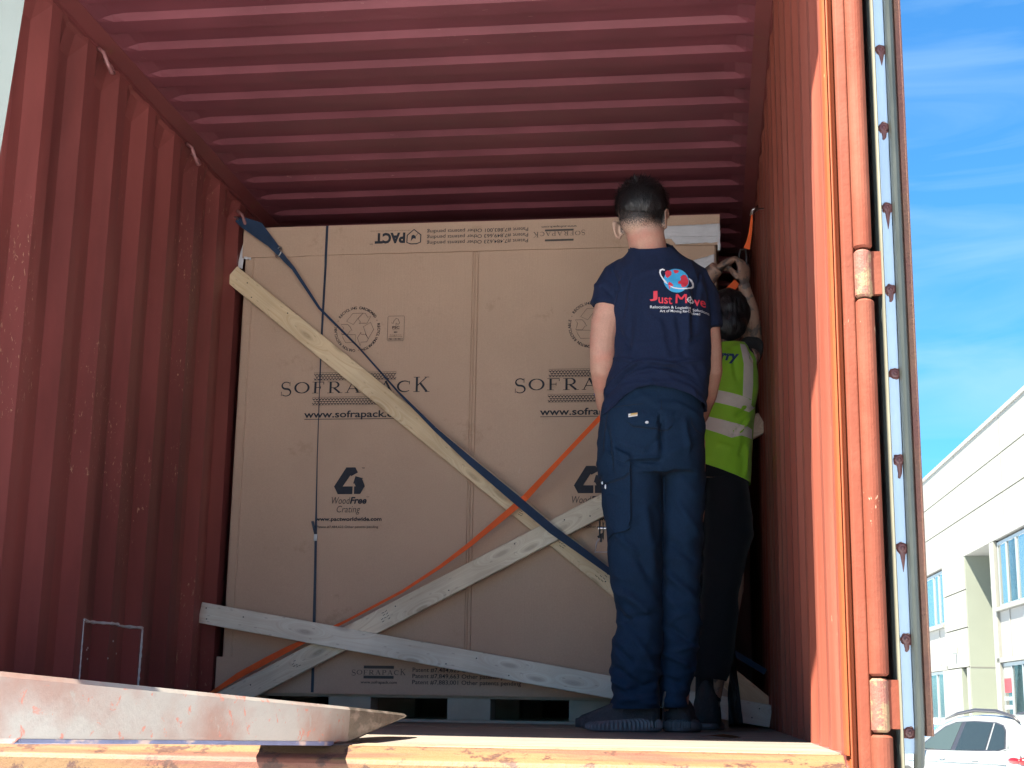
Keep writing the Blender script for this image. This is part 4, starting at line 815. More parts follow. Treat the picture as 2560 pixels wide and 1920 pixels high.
body1 = fuse('body', hs + [neck, trap, stack(lowT), armL, armR] + legs + hL + hR, 0.0042, 3, M['head'], p1, disp=lambda p, n: 0.0012 * noise.noise(p * 22) if p.z < 1.5 else 0)
for sx in (-1, 1): pyd('eye', *ell(HP(0.031 * sx, 0.085, -0.006), (0.012, 0.008, 0.008), hrot, n=12, k=8), M['white'], p1, smooth=True)
# hair: cap and strands
hc_ = Vector((1.892, 2.066, 1.732))
def hairdisp(p, n): return 0.006 * max(0, p.z - 1.72) / 0.09 * noise.noise(Vector((p.x * 55, p.y * 40, 3))) + 0.0045 * noise.noise(Vector((p.x * 60, p.y * 60, p.z * 22))) + 0.003 * noise.noise(p * 25)
hair = fuse('hair', [ell(hc_ + Vector((0, 0, -0.002)), (0.0845, 0.103, 0.081), n=28, k=20), ell(hc_ + Vector((0.0, -0.035, -0.022)), (0.076, 0.068, 0.058), n=24, k=16)], 0.005, 2, M['hair'], p1, cuts=[((0, 2.0, 1.688), (0, 0.42, -0.9))], disp=hairdisp)
def rootf():
    while True:
        u = random.uniform(0, 2 * math.pi); z = random.uniform(-0.62, 1); r = math.sqrt(1 - z * z); q = Vector((r * math.cos(u), r * math.sin(u), z)); p = hc_ + Vector((q.x * 0.084, q.y * 0.102, q.z * 0.080 - 0.002))
        if p.z < 1.676 + 0.02 * random.random() + max(0, p.y - 2.08) * 0.5: continue
        n_ = Vector((q.x / 0.084, q.y / 0.102, q.z / 0.086)).normalized(); d = Vector((0.25 + q.x * 0.4, 0.25 - 0.3 * (q.z < 0.5), -0.9 * (1 - q.z) + 0.25 * q.z)) + Vector((random.gauss(0, .25), random.gauss(0, .25), random.gauss(0, .2)))
        d = (d - n_ * d.dot(n_) * 0.82 + n_ * (0.10 + 0.25 * max(0, q.z) * random.random())).normalized(); return p, d, n_
strands('hair_strands', 5200, rootf, M['hair'], p1, (0.014, 0.036), 0.0011)
def rootfade():
    while True:
        u = random.uniform(math.pi, 2 * math.pi); z = random.uniform(-0.95, -0.35); r = math.sqrt(1 - z * z); q = Vector((r * math.cos(u), r * math.sin(u), z)); p = hc_ + Vector((q.x * 0.080, q.y * 0.097, q.z * 0.086)); 
        if p.z > 1.700 or p.z < 1.655 + 0.025 * random.random(): continue
        h = bodyb.ray_cast(p + Vector((q.x, q.y, 0)) * 0.1, -Vector((q.x, q.y, 0)).normalized())
        if h[0] is None: continue
        return h[0], (Vector((0, 0, -1)) + h[1] * 0.5).normalized(), h[1]
bodyb = bvh_of(body1)
strands('hair_fade', 1500, rootfade, M['hair'], p1, (0.003, 0.008), 0.0005)
# T-shirt
sh = [(0.93, 1.757, 2.098, PY, 0.108), (1.00, 1.758, 2.097, PY, 0.109), (1.03, 1.761, 2.099, PY, 0.110), (1.08, 1.769, 2.104, PY, 0.110), (1.147, 1.786, 2.110, PY, 0.110), (1.20, 1.798, 2.113, PY, 0.112), (1.276, 1.803, 2.114, PY, 0.116),
      (1.36, 1.800, 2.112, PY, 0.120), (1.42, 1.787, 2.110, PY, 0.112), (1.47, 1.780, 2.100, PY, 0.098), (1.50, 1.795, 2.075, PY, 0.084), (1.525, 1.822, 2.045, PY, 0.074), (1.545, 1.842, 2.016, PY, 0.071), (1.566, 1.853, 1.996, PY + 0.004, 0.070), (1.582, 1.860, 1.988, PY + 0.006, 0.069), (1.62, 1.868, 1.985, PY + 0.01, 0.068)]
slL = tube([(1.845, PY, 1.495), (1.812, PY, 1.470), (1.790, PY - 0.002, 1.425), (1.7775, PY - 0.006, 1.365)], [0.046, 0.053, 0.0575, 0.0575], 24)
slR = tube([(2.03, PY, 1.490), (2.068, PY + 0.005, 1.462), (2.092, PY + 0.018, 1.400), (2.100, PY + 0.030, 1.33), (2.102, PY + 0.034, 1.30)], [0.042, 0.048, 0.0540, 0.0530, 0.0530], 24)
F1 = folds([(1.86, 1.50, 1.83, 1.30, 0.010, -0.004), (1.84, 1.46, 1.81, 1.33, 0.008, 0.003), (1.79, 1.50, 1.83, 1.39, 0.007, -0.004), (1.76, 1.43, 1.80, 1.385, 0.006, -0.003),
            (1.775, 1.075, 1.90, 1.125, 0.010, 0.006), (1.90, 1.125, 2.03, 1.105, 0.010, 0.005), (1.79, 1.055, 1.89, 1.10, 0.007, -0.005), (1.90, 1.10, 2.06, 1.085, 0.008, -0.005), (1.84, 1.065, 1.93, 1.085, 0.007, 0.004), (1.93, 1.085, 2.09, 1.05, 0.008, 0.003), (2.09, 1.16, 1.96, 1.10, 0.010, 0.004),
            (1.95, 1.30, 1.98, 1.13, 0.016, 0.004), (2.01, 1.31, 2.03, 1.15, 0.014, -0.004), (2.07, 1.44, 2.06, 1.25, 0.012, -0.005), (2.04, 1.40, 2.045, 1.2, 0.012, 0.004), (1.89, 1.42, 1.88, 1.2, 0.016, 0.003), (1.86, 1.36, 1.855, 1.16, 0.012, -0.003), (2.085, 1.47, 2.075, 1.36, 0.006, -0.004), (1.815, 1.28, 1.86, 1.20, 0.009, -0.004), (1.80, 1.18, 1.87, 1.13, 0.008, 0.004), (2.10, 1.25, 2.03, 1.21, 0.008, -0.003)], True)
def shirtd(p, n):
    q = Vector((p.x * 9, p.y * 9, p.z * 4)); v = 0.006 * noise.noise(q) + 0.0042 * (1 - min(1, 3.6 * abs(noise.noise(Vector((p.x * 13 + p.z * 7, p.y * 9, p.z * 9 - p.x * 5)))))) + 0.0007 * noise.noise(p * 60)
    if p.z < 1.13: v += 0.004 * math.sin(p.z * 130 + 5 * noise.noise(Vector((p.x * 7, p.y * 5, 1)))) * (1.13 - p.z) / 0.13
    return v + F1(p, n)
hem = Vector((0.07, 0.06, -1)).normalized()
shirt = fuse('t_shirt', [stack(sh, 48), slL, slR], 0.0058, 3, M['shirt'], p1, cuts=[((1.92, PY, 1.004), hem), ((1.777, PY, 1.352), Vector((-0.60, -0.0, -0.80))) if False else ((1.92, PY, 1.577), Vector((0, -0.42, 0.91)))], disp=shirtd)
HEM = [(1.74, 1.0), (1.78, 1.006), (1.81, 1.028), (1.84, 1.055), (1.88, 1.074), (1.93, 1.078), (2.0, 1.066), (2.05, 1.046), (2.09, 1.018), (2.12, 1.01)]
for v_ in shirt.data.vertices:
    c_ = v_.co
    if c_.y < PY + 0.03 and c_.z < 1.22:
        zh = np.interp(c_.x, [a for a, b in HEM], [b for a, b in HEM]); zh = 1.0 + (zh - 1.0) * min(1, (PY + 0.03 - c_.y) / 0.07); c_.z = zh + (c_.z - 1.0) * (1.22 - zh) / 0.22
def openend(o, test):
    b = bmesh.new(); b.from_mesh(o.data); bmesh.ops.delete(b, geom=[v for v in b.verts if test(v.co)], context='VERTS'); b.to_mesh(o.data); b.free()
s_ = shirt.modifiers.new('cloth', 'SOLIDIFY'); s_.thickness = 0.0025; s_.offset = -1
pyd('collar', *tube([(1.92 + 0.070 * math.cos(a), PY + 0.013 + 0.073 * math.sin(a), 1.5705 + 0.030 * math.sin(a) * (1 if True else 0) - 0.001) for a in (2 * math.pi * i / 36 for i in range(37))], 0.0045, 8), M['shirt'], p1, smooth=True)
pyd('wristband', *tube([(1.7585 + 0.0265 * math.cos(a), 2.118 + 0.030 * math.sin(a), 1.089 + 0.012 * math.sin(a)) for a in (2 * math.pi * i / 20 for i in range(21))], 0.0035, 8), M['bracelet'], p1, smooth=True)
# trousers
hip = [(0.80, 1.752, 2.086, PY + 0.015, 0.118), (0.87, 1.746, 2.089, PY + 0.01, 0.124), (0.95, 1.749, 2.091, PY + 0.01, 0.120), (1.01, 1.759, 2.088, PY + 0.01, 0.108), (1.06, 1.770, 2.080, PY + 0.01, 0.098), (1.12, 1.785, 2.07, PY + 0.01, 0.09)]
LL = [(-0.02, 1.800, 1.934, 0.02, 0.084), (0.06, 1.796, 1.934, 0.02, 0.086), (0.10, 1.795, 1.936, 0.02, 0.086), (0.144, 1.797, 1.936, 0.02, 0.083), (0.18, 1.795, 1.939, 0.02, 0.084), (0.233, 1.791, 1.942, 0.02, 0.088), (0.28, 1.799, 1.944, 0.02, 0.086), (0.315, 1.811, 1.945, 0.02, 0.082), (0.336, 1.815, 1.945, 0.02, 0.082), (0.393, 1.806, 1.945, 0.015, 0.084), (0.476, 1.796, 1.946, 0.01, 0.088), (0.532, 1.788, 1.947, 0.01, 0.092), (0.60, 1.782, 1.949, 0.01, 0.096), (0.70, 1.768, 1.953, 0.01, 0.102), (0.80, 1.760, 1.957, 0.01, 0.108), (0.90, 1.757, 1.960, 0.01, 0.112)]
RL = [(-0.02, 1.944, 2.016, 0.09, 0.080), (0.067, 1.942, 2.018, 0.09, 0.082), (0.111, 1.942, 2.026, 0.088, 0.082), (0.168, 1.944, 2.040, 0.085, 0.082), (0.222, 1.946, 2.053, 0.08, 0.084), (0.27, 1.948, 2.063, 0.075, 0.085), (0.338, 1.950, 2.072, 0.07, 0.085), (0.443, 1.950, 2.070, 0.065, 0.086), (0.561, 1.952, 2.071, 0.06, 0.090), (0.64, 1.955, 2.079, 0.055, 0.095), (0.723, 1.958, 2.087, 0.05, 0.100), (0.832, 1.962, 2.089, 0.04, 0.106), (0.90, 1.965, 2.091, 0.03, 0.108)]
fl = [(1.955, 0.98, 1.960, 0.86, 0.010, -0.010), (1.86, 0.832, 1.955, 0.83, 0.006, -0.007), (1.87, 0.840, 1.955, 0.845, 0.007, 0.005), (1.865, 0.826, 1.94, 0.800, 0.005, -0.005), (1.90, 0.85, 1.96, 0.92, 0.010, -0.004), (1.97, 0.80, 2.07, 0.80, 0.010, -0.004), (1.97, 0.85, 2.06, 0.90, 0.016, 0.003),
      (1.80, 0.20, 1.90, 0.13, 0.010, -0.007), (1.80, 0.16, 1.88, 0.10, 0.009, 0.006), (1.84, 0.12, 1.93, 0.15, 0.009, -0.006), (1.82, 0.09, 1.93, 0.11, 0.008, 0.005), (1.80, 0.27, 1.87, 0.20, 0.012, -0.006), (1.86, 0.30, 1.93, 0.18, 0.014, 0.005), (1.83, 0.44, 1.92, 0.34, 0.016, 0.006), (1.80, 0.40, 1.88, 0.29, 0.014, -0.005), (1.87, 0.56, 1.93, 0.44, 0.018, -0.005),
      (1.82, 0.335, 1.93, 0.36, 0.009, -0.005), (1.96, 0.33, 2.05, 0.27, 0.012, -0.006), (1.96, 0.24, 2.04, 0.20, 0.010, 0.006), (1.96, 0.17, 2.02, 0.14, 0.008, -0.006), (1.96, 0.50, 2.06, 0.40, 0.016, 0.006), (1.97, 0.60, 2.06, 0.52, 0.016, -0.005), (2.0, 0.72, 2.07, 0.60, 0.016, 0.005), (1.90, 0.72, 1.93, 0.45, 0.018, 0.005), (1.80, 0.62, 1.90, 0.52, 0.014, 0.004), (1.78, 0.95, 1.80, 0.80, 0.008, -0.006), (1.80, 0.96, 1.82, 0.78, 0.010, 0.003), (2.03, 0.97, 2.04, 0.86, 0.012, 0.004)]
F2 = folds(fl, True)
def trd(p, n):
    lo = max(0.0, min(1.0, (0.62 - p.z) / 0.3)); s_ = 1 if p.x < 1.948 else -1
    v = 0.007 * noise.noise(Vector((p.x * 8, p.y * 8, p.z * 3.5))) + (0.003 + 0.006 * lo) * (1 - min(1, abs(noise.noise(Vector((p.x * 9 * s_ + p.z * 8, p.y * 7, p.z * 12)))) * 3.4)) + 0.004 * (1 - min(1, 6 * abs(noise.noise(Vector((p.x * 6 * s_ - p.z * 5, p.y * 5, p.z * 7 + 4)))))) + 0.0006 * noise.noise(p * 55)
    if p.z < 0.2: v += 0.005 * math.sin(p.z * 150 + 4 * noise.noise(Vector((p.x * 12, p.y * 10, 2))) + p.x * 20) * (0.2 - p.z) / 0.2
    return v + F2(p, n)
tro = fuse('cargo_trousers', [stack(hip, 48), stack([(z, a, b, PY + c, d) for z, a, b, c, d in LL], 40), stack([(z, a, b, PY + c, d) for z, a, b, c, d in RL], 40)], 0.0058, 2, M['trouser'], p1, cuts=[((1.87, PY, 0.073), Vector((0.02, 0.05, -1)).normalized())], disp=trd)
tb = bvh_of(tro); sb = bvh_of(shirt, tro)
def patch(name, pts, off, th, m, bvh, cuts=3, parent=None, dr=Vector((0, 1, 0))):
    me = onto(poly(pts, PY), bvh, off, dr, cuts=cuts, thick=th * 1.0); o = link(name, me, m, parent or p1); return o
patch('back_pocket_flap', [(1.842, 1.003), (1.992, 0.995), (1.991, 0.945), (1.976, 0.934), (1.913, 0.940), (1.866, 0.947), (1.843, 0.962)], 0.0055, 0.005, M['trouser'], tb)
patch('pocket_seam', [(1.845, 0.962), (1.866, 0.9435), (1.913, 0.937), (1.976, 0.931), (1.992, 0.943), (1.976, 0.928), (1.913, 0.934), (1.866, 0.941)], 0.0035, 0.003, M['seam'], tb)
patch('brand_tag', [(1.853, 0.984), (1.882, 0.9875), (1.882, 0.976), (1.853, 0.9725)], 0.0072, 0.0015, M['white'], tb, cuts=1); patch('tag_stripe', [(1.860, 0.9845), (1.882, 0.9870), (1.882, 0.9825), (1.860, 0.9800)], 0.0080, 0.0008, M['gold'], tb, cuts=1); patch('tag_stripe', [(1.8545, 0.9785), (1.880, 0.981), (1.880, 0.9790), (1.8545, 0.9765)], 0.0080, 0.0008, M['gold'], tb, cuts=1)
def stud(x, z, nm='zip_pull', w_=0.005, h_=0.004, off=0.007):
    h = tb.ray_cast(Vector((x, 1.0, z)), Vector((0, 1, 0)))
    if h[0]: pyd(nm, *ell((x, h[0].y - off, z), (w_, 0.0035, h_), n=12, k=8), M['white'], p1, smooth=True)
stud(1.912, 0.954, w_=0.006, h_=0.0045)
patch('cargo_pocket', [(1.765, 0.800), (1.858, 0.812), (1.8585, 0.645), (1.853, 0.632), (1.857, 0.622), (1.840, 0.612), (1.800, 0.606), (1.780, 0.592), (1.768, 0.600)], 0.013, 0.013, M['trouser'], tb)
patch('cargo_pocket_flap', [(1.770, 0.868), (1.800, 0.862), (1.845, 0.835), (1.860, 0.828), (1.856, 0.800), (1.838, 0.783), (1.805, 0.774), (1.770, 0.768), (1.764, 0.80)], 0.0185, 0.018, M['trouser'], tb)
patch('loop_strap', [(1.785, 0.858), (1.803, 0.874), (1.853, 0.848), (1.858, 0.838), (1.842, 0.826), (1.815, 0.838)], 0.023, 0.005, M['trouser'], tb)
patch('pocket_seam', stroke([(1.8605, 0.81), (1.8605, 0.65)], 0.003)[0], 0.004, 0.003, M['seam'], tb); patch('pocket_seam', [(1.8545, 0.795), (1.838, 0.780), (1.805, 0.771), (1.772, 0.766), (1.772, 0.762), (1.806, 0.767), (1.840, 0.776), (1.858, 0.792)], 0.0145, 0.001, M['seam'], tb)
patch('pocket_seam', [(1.782, 1.00), (1.772, 0.93), (1.768, 0.87), (1.772, 0.87), (1.776, 0.93), (1.786, 1.00)], 0.003, 0.002, M['seam'], tb); patch('centre_seam', stroke([(1.958, 1.03), (1.9575, 0.90)], 0.0022)[0], 0.002, 0.001, M['seam'], tb)
patch('pocket_seam', [(2.052, 0.978), (2.055, 0.955), (2.066, 0.940), (2.084, 0.930), (2.084, 0.926), (2.064, 0.936), (2.052, 0.953), (2.049, 0.978)], 0.003, 0.002, M['seam'], tb)
patch('yoke_seam', [(1.79, 1.012), (1.90, 1.020), (1.90, 1.0175), (1.79, 1.0095)], 0.002, 0.001, M['seam'], tb); patch('leg_seam', stroke([(1.9555, 0.80), (1.9515, 0.62)], 0.002)[0], 0.003, 0.002, M['seam'], tb)
stud(1.7775, 0.757, w_=0.0028, h_=0.0075, off=0.014); stud(1.7660, 0.772, w_=0.0035, h_=0.005, off=0.016)
# logo on the back of the shirt
def logo(me, name, m, off): 
    onto(me, sb, off, cuts=2, thick=0.0); 
    if len(me.polygons): link(name, me, M[m], p1)
gx, gz_, gr = 2.0085, 1.4225, 0.0405
def blob(c, pts, s=1.0): return [(c[0] + x * s, c[1] + z * s) for x, z in pts]
logo(shp([[(gx + 0.0425 * r2 * math.cos(a) if False else gx + gr * (r2 * math.cos(a)) , gz_ + gr * 1.06 * r2 * math.sin(a)) for a in (2 * math.pi * i / 32 for i in range(32))] for r2 in (1.0,)]), 'logo_globe', 'blueprint', 0.0030)
gq = lambda u, v: (1.600 and (gx + (u - 860) * 0.0406 / 295), gz_ - (v - 595) * 0.0406 / 288)
CONT = [[(600, 390), (650, 345), (730, 350), (750, 395), (745, 455), (700, 500), (650, 545), (612, 500)], [(790, 325), (900, 325), (925, 350), (895, 395), (835, 415), (800, 380)],
        [(950, 500), (1020, 440), (1080, 440), (1120, 520), (1145, 600), (1130, 680), (1080, 750), (1010, 770), (975, 745), (965, 690), (905, 685), (900, 630), (960, 590), (960, 540)], [(690, 640), (745, 670), (800, 735), (730, 760), (700, 840), (690, 790), (670, 700)]]
logo(shp([[gq(u, v) for u, v in q] for q in CONT]), 'logo_continents', 'redprint', 0.0036)
logo(shp(stroke([gq(*q) for q in ((590, 345), (540, 322), (490, 345), (478, 400), (500, 480), (560, 580), (610, 650), (655, 700))], [0.003, 0.0055, 0.006, 0.005, 0.004, 0.005, 0.007, 0.002])), 'logo_arrow', 'white', 0.0042)
logo(shp(stroke([gq(*q) for q in ((700, 742), (790, 785), (900, 802), (1000, 803), (1110, 800), (1200, 765), (1245, 710), (1240, 640), (1200, 570), (1150, 525))], [0.0015, 0.004, 0.004, 0.004, 0.0045, 0.005, 0.005, 0.007, 0.008, 0.002])), 'logo_arrow', 'white', 0.0042)
def ltext(s, x0, x1, z0, z1, m, rise=0.0, bold=0.03, off=0.0034): logo(text(s, x0, x1, z0, z1, bold=bold, rise=rise), 'logo_lettering', m, off)
ltext('J', 1.923, 1.948, 1.351, 1.384, 'redprint', bold=0.03); ltext('ust', 1.951, 1.995, 1.343, 1.368, 'redprint', rise=-0.004, bold=0.012); logo(shp(stroke([(2.0085, 1.343), (2.0095, 1.374)], 0.006) + stroke([(2.0100, 1.3735), (2.0235, 1.357)], 0.0065) + stroke([(2.0235, 1.357), (2.0375, 1.3735)], 0.0065) + stroke([(2.0385, 1.374), (2.0395, 1.343)], 0.006)), 'logo_lettering', 'redprint', 0.0034); ltext('ve', 2.064, 2.102, 1.341, 1.363, 'redprint', bold=0.015)
cx_, cz_ = 2.0525, 1.3545
logo(shp(stroke([(cx_ + 0.0085 * math.cos(a), cz_ + 0.0085 * math.sin(a)) for a in (2 * math.pi * i / 16 for i in range(16))], 0.0028, True) + stroke([(cx_ - 0.0125, cz_), (cx_ + 0.0125, cz_)], 0.0018) + stroke([(cx_, cz_ - 0.014), (cx_, cz_ + 0.014)], 0.0018) + stroke([(cx_ - 0.005, cz_ - 0.005), (cx_ + 0.005, cz_ + 0.005)], 0.002)), 'logo_compass', 'white', 0.0036)
ltext('Relocation & Logistics Solutions', 1.924, 2.113, 1.3245, 1.3365, 'white', rise=-0.006, bold=0.008); ltext('Art of Moving Re-Defined', 1.955, 2.083, 1.3110, 1.3225, 'white', rise=-0.003, bold=0.008)
shoe('shoe', (1.940, 2.075, 0), (1.70, 2.035, 0), p1, 0.262, 0.122); shoe('shoe', (1.992, 2.095, 0), (2.03, 2.40, 0), p1, 0.265, 0.122, w=0.050)
pyd('sock', *tube([(1.903, 2.073, 0.07), (1.898, 2.075, 0.16)], [0.040, 0.042], 16), M['black'], p1); pyd('sock', *tube([(1.990, 2.13, 0.07), (1.990, 2.13, 0.16)], [0.036, 0.040], 16), M['black'], p1)
# the ratchet hanging at his side
rt_ = empty('ratchet', (1.752, 2.06, 0.62)); tag(rt_, 'steel strap ratchet hanging beside the left thigh of the person in navy', 'ratchet')
bx('ratchet_frame', 1.7515, 1.7540, 2.05, 2.09, 0.605, 0.660, m=M['dark'], parent=rt_, bev=0.001); bx('ratchet_frame', 1.7630, 1.7650, 2.05, 2.09, 0.600, 0.655, m=M['dark'], parent=rt_, bev=0.001)
pyd('spindle', *tube([(1.748, 2.07, 0.635), (1.775, 2.07, 0.635)], 0.005, 12), M['steel'], rt_); pyd('pawl', *tube([(1.748, 2.06, 0.605), (1.760, 2.06, 0.618), (1.757, 2.06, 0.59)], 0.004, 8), M['dark'], rt_)
pyd('handle', *tube([(1.752, 2.06, 0.600), (1.744, 2.06, 0.588), (1.739, 2.06, 0.558), (1.790, 2.06, 0.558), (1.785, 2.06, 0.59)], 0.0026, 8), M['steel'], rt_)

# ---------------------------------------------------------------- person in the green vest
QY = 2.80
p2 = empty('person', (2.12, QY, 0)); tag(p2, 'person in green high visibility vest reaching up to tighten a strap by the wall', 'person')
hs2, HP2, hr2 = head_shapes((2.186, QY + 0.04, 1.535), 0.97, 0.1, 0.25)
hs2 = hs2 + ear(HP2, hr2, 1, 0.95, 0.002, 0.0, -0.01) + ear(HP2, hr2, -1, 0.95, 0.002, 0.0, -0.01)
neck2 = tube([(2.155, QY + 0.0, 1.38), (2.165, QY + 0.02, 1.43), (2.18, QY + 0.04, 1.50)], [0.062, 0.056, 0.056], 20)
tor = [(0.90, 1.99, 2.245, QY, 0.11), (1.05, 1.99, 2.25, QY, 0.11), (1.2, 1.995, 2.275, QY, 0.115), (1.33, 2.0, 2.275, QY, 0.11), (1.39, 2.03, 2.255, QY, 0.08)]
faL = tube([(2.04, QY, 1.37), (2.02, QY + 0.06, 1.47), (2.02, QY + 0.10, 1.60), (2.065, QY + 0.06, 1.655), (2.120, QY + 0.02, 1.703), (2.150, QY, 1.728)], [0.055, 0.050, 0.046, 0.043, 0.034, 0.028], 18)
faR = tube([(2.245, QY, 1.365), (2.268, QY + 0.05, 1.395), (2.276, QY + 0.10, 1.440), (2.278, QY + 0.08, 1.50), (2.271, QY + 0.04, 1.575), (2.252, QY + 0.01, 1.635), (2.246, QY, 1.66)], [0.050, 0.044, 0.038, 0.036, 0.030, 0.024, 0.023], 18)
lg2 = [tube([(2.175, QY, 0.95), (2.17, QY, 0.5), (2.09, QY, 0.08)], [0.07, 0.055, 0.04], 14), tube([(2.04, QY, 0.95), (2.0, QY, 0.5), (1.98, QY, 0.08)], [0.07, 0.055, 0.04], 14)]
hL2 = hand((2.145, QY - 0.002, 1.724), (0.78, 0.10, 0.42), (0.35, 0.25, -0.9), 0.92, 0.85, side=-1, thumb=0.8); hR2 = hand((2.246, QY, 1.655), (0.05, 0.02, 1.0), (-0.75, 0.6, 0.1), 0.90, 0.80, side=-1, thumb=0.8)
body2 = fuse('body', hs2 + [neck2, stack(tor), faL, faR] + lg2 + hL2 + hR2, 0.0042, 2, M['skin2'], p2, disp=lambda p, n: 0.001 * noise.noise(p * 25))
hair2 = fuse('hair', [ell((2.188, QY + 0.025, 1.548), (0.083, 0.100, 0.098), n=26, k=18), ell((2.183, QY - 0.015, 1.495), (0.072, 0.066, 0.075), n=22, k=14)], 0.005, 2, M['hair'], p2, cuts=[((0, QY + 0.03, 1.52), Vector((0, 0.8, -0.6)).normalized())], disp=lambda p, n: 0.004 * noise.noise(p * 40) + 0.003 * noise.noise(Vector((p.x * 90, p.y * 90, p.z * 25))))
for sx in (-1, 1): pyd('eye', *ell(HP2(0.031 * sx, 0.085, -0.006), (0.012, 0.008, 0.008), hr2, n=12, k=8), M['white'], p2, smooth=True)
slv = fuse('sleeves', [tube([(2.225, QY, 1.37), (2.262, QY + 0.045, 1.395), (2.273, QY + 0.09, 1.430), (2.275, QY + 0.10, 1.452)], [0.060, 0.052, 0.047, 0.045], 18), tube([(2.06, QY, 1.37), (2.025, QY + 0.055, 1.46), (2.020, QY + 0.09, 1.55)], [0.062, 0.056, 0.054], 18), stack([(z, a + 0.0, b, c, d + 0.006) for z, a, b, c, d in tor], 30)], 0.007, 2, M['black'], p2)
ve = [(0.80, 1.972, 2.252, QY, 0.128), (0.88, 1.972, 2.258, QY, 0.128), (1.0, 1.976, 2.262, QY, 0.124), (1.1, 1.980, 2.268, QY, 0.124), (1.18, 1.982, 2.279, QY, 0.126), (1.23, 1.984, 2.291, QY, 0.128), (1.30, 1.986, 2.291, QY, 0.126), (1.36, 1.995, 2.284, QY, 0.115), (1.395, 2.02, 2.266, QY, 0.095), (1.420, 2.07, 2.245, QY, 0.075), (1.45, 2.11, 2.235, QY + 0.01, 0.07)]
F3 = folds([(2.20, 1.12, 2.27, 1.165, 0.008, -0.008), (2.19, 1.045, 2.245, 1.115, 0.008, -0.010), (2.21, 1.055, 2.26, 1.13, 0.009, 0.008), (2.245, 1.02, 2.235, 0.90, 0.010, 0.007), (2.215, 0.97, 2.235, 1.03, 0.012, -0.005), (2.13, 1.02, 2.20, 1.0, 0.012, 0.004), (2.20, 1.34, 2.21, 1.25, 0.010, -0.005), (2.19, 1.38, 2.235, 1.40, 0.010, 0.004), (2.15, 1.34, 2.19, 1.38, 0.014, 0.004), (2.255, 1.40, 2.275, 1.33, 0.008, -0.006)], True)
F3_ = F3; F3 = lambda p, n: 0.55 * F3_(p, n)
vest = fuse('high_visibility_vest', [stack(ve, 44)], 0.0062, 2, M['hivis'], p2, cuts=[((2.17, QY, 0.9165), Vector((-0.35, 0, -1)).normalized()), ((2.2, QY, 1.421), Vector((-0.05, -0.1, 1)).normalized())],
            disp=lambda p, n: 0.004 * noise.noise(Vector((p.x * 11, p.y * 11, p.z * 5))) + 0.003 * (1 - abs(noise.noise(Vector((p.x * 14, p.y * 9, p.z * 12)))) * 2) + F3(p, n))
s_ = vest.modifiers.new('cloth', 'SOLIDIFY'); s_.thickness = 0.002
vb = bvh_of(vest)
def vpatch(name, pts, off, m): me = onto(poly(pts, QY), vb, off, cuts=3, thick=0.0); link(name, me, m, p2)
vpatch('reflective_band', [(1.99, 1.247), (2.142, 1.217), (2.285, 1.185), (2.277, 1.168), (2.256, 1.143), (2.12, 1.174), (1.98, 1.205)], 0.0020, M['reflect'])
vpatch('reflective_band', [(1.98, 1.150), (2.095, 1.122), (2.19, 1.098), (2.266, 1.086), (2.264, 1.048), (2.225, 1.052), (2.188, 1.041), (2.086, 1.075), (1.98, 1.105)], 0.0020, M['reflect'])
vpatch('reflective_brace', [(2.226, 1.405), (2.246, 1.405), (2.274, 1.345), (2.272, 1.25), (2.266, 1.190), (2.232, 1.197), (2.238, 1.32)], 0.0026, M['reflect'])
me = text('rry', 2.150, 2.222, 1.318, 1.358, bold=0.04, shear=0.3); me = onto(me, vb, 0.0022, cuts=1); link('printed_text', me, M['navyprint'], p2)
tr2 = [(-0.01, 2.035, 2.140, 0, 0.07), (0.16, 2.035, 2.150, 0, 0.075), (0.20, 2.042, 2.166, 0, 0.08), (0.24, 2.047, 2.176, 0, 0.08), (0.38, 2.06, 2.196, 0, 0.08), (0.543, 2.08, 2.220, 0, 0.085), (0.705, 2.085, 2.262, 0, 0.10), (0.83, 2.085, 2.252, 0, 0.105), (0.95, 2.08, 2.240, 0, 0.10)]
tr2b = [(-0.01, 1.93, 2.02, 0.05, 0.06), (0.2, 1.93, 2.035, 0.05, 0.07), (0.54, 1.945, 2.08, 0.04, 0.08), (0.8, 1.965, 2.10, 0.02, 0.10), (0.95, 1.975, 2.12, 0, 0.11)]
fuse('trousers', [stack([(z, a, b, QY + c, d) for z, a, b, c, d in tr2], 36), stack([(z, a, b, QY + c, d) for z, a, b, c, d in tr2b], 30)], 0.007, 2, M['black'], p2, cuts=[((2.1, QY, 0.178), Vector((-0.12, 0, -1)).normalized())], disp=lambda p, n: 0.005 * noise.noise(Vector((p.x * 10, p.y * 10, p.z * 6))) + 0.004 * (1 - abs(noise.noise(Vector((p.x * 9, p.y * 7, p.z * 13)))) * 2))
shoe('shoe', (2.084, QY - 0.07, 0), (2.088, QY + 0.25, 0), p2, 0.28, 0.172, ribs=False, w=0.055, tabs=False); shoe('shoe', (1.975, QY + 0.0, 0), (1.96, QY + 0.3, 0), p2, 0.28, 0.150, ribs=False, w=0.052, tabs=False)
pyd('sock', *tube([(2.090, QY, 0.10), (2.094, QY, 0.24)], [0.046, 0.046], 16), M['black'], p2)
r2_ = empty('ratchet', (2.245, 2.80, 1.745)); tag(r2_, 'dark ratchet buckle gripped between the raised hands beside the wall', 'ratchet')
bx('frame', 2.226, 2.232, 2.80, 2.84, 1.700, 1.765, m=M['dark'], parent=r2_, bev=0.001); bx('frame', 2.256, 2.262, 2.80, 2.84, 1.705, 1.770, m=M['dark'], parent=r2_, bev=0.001)
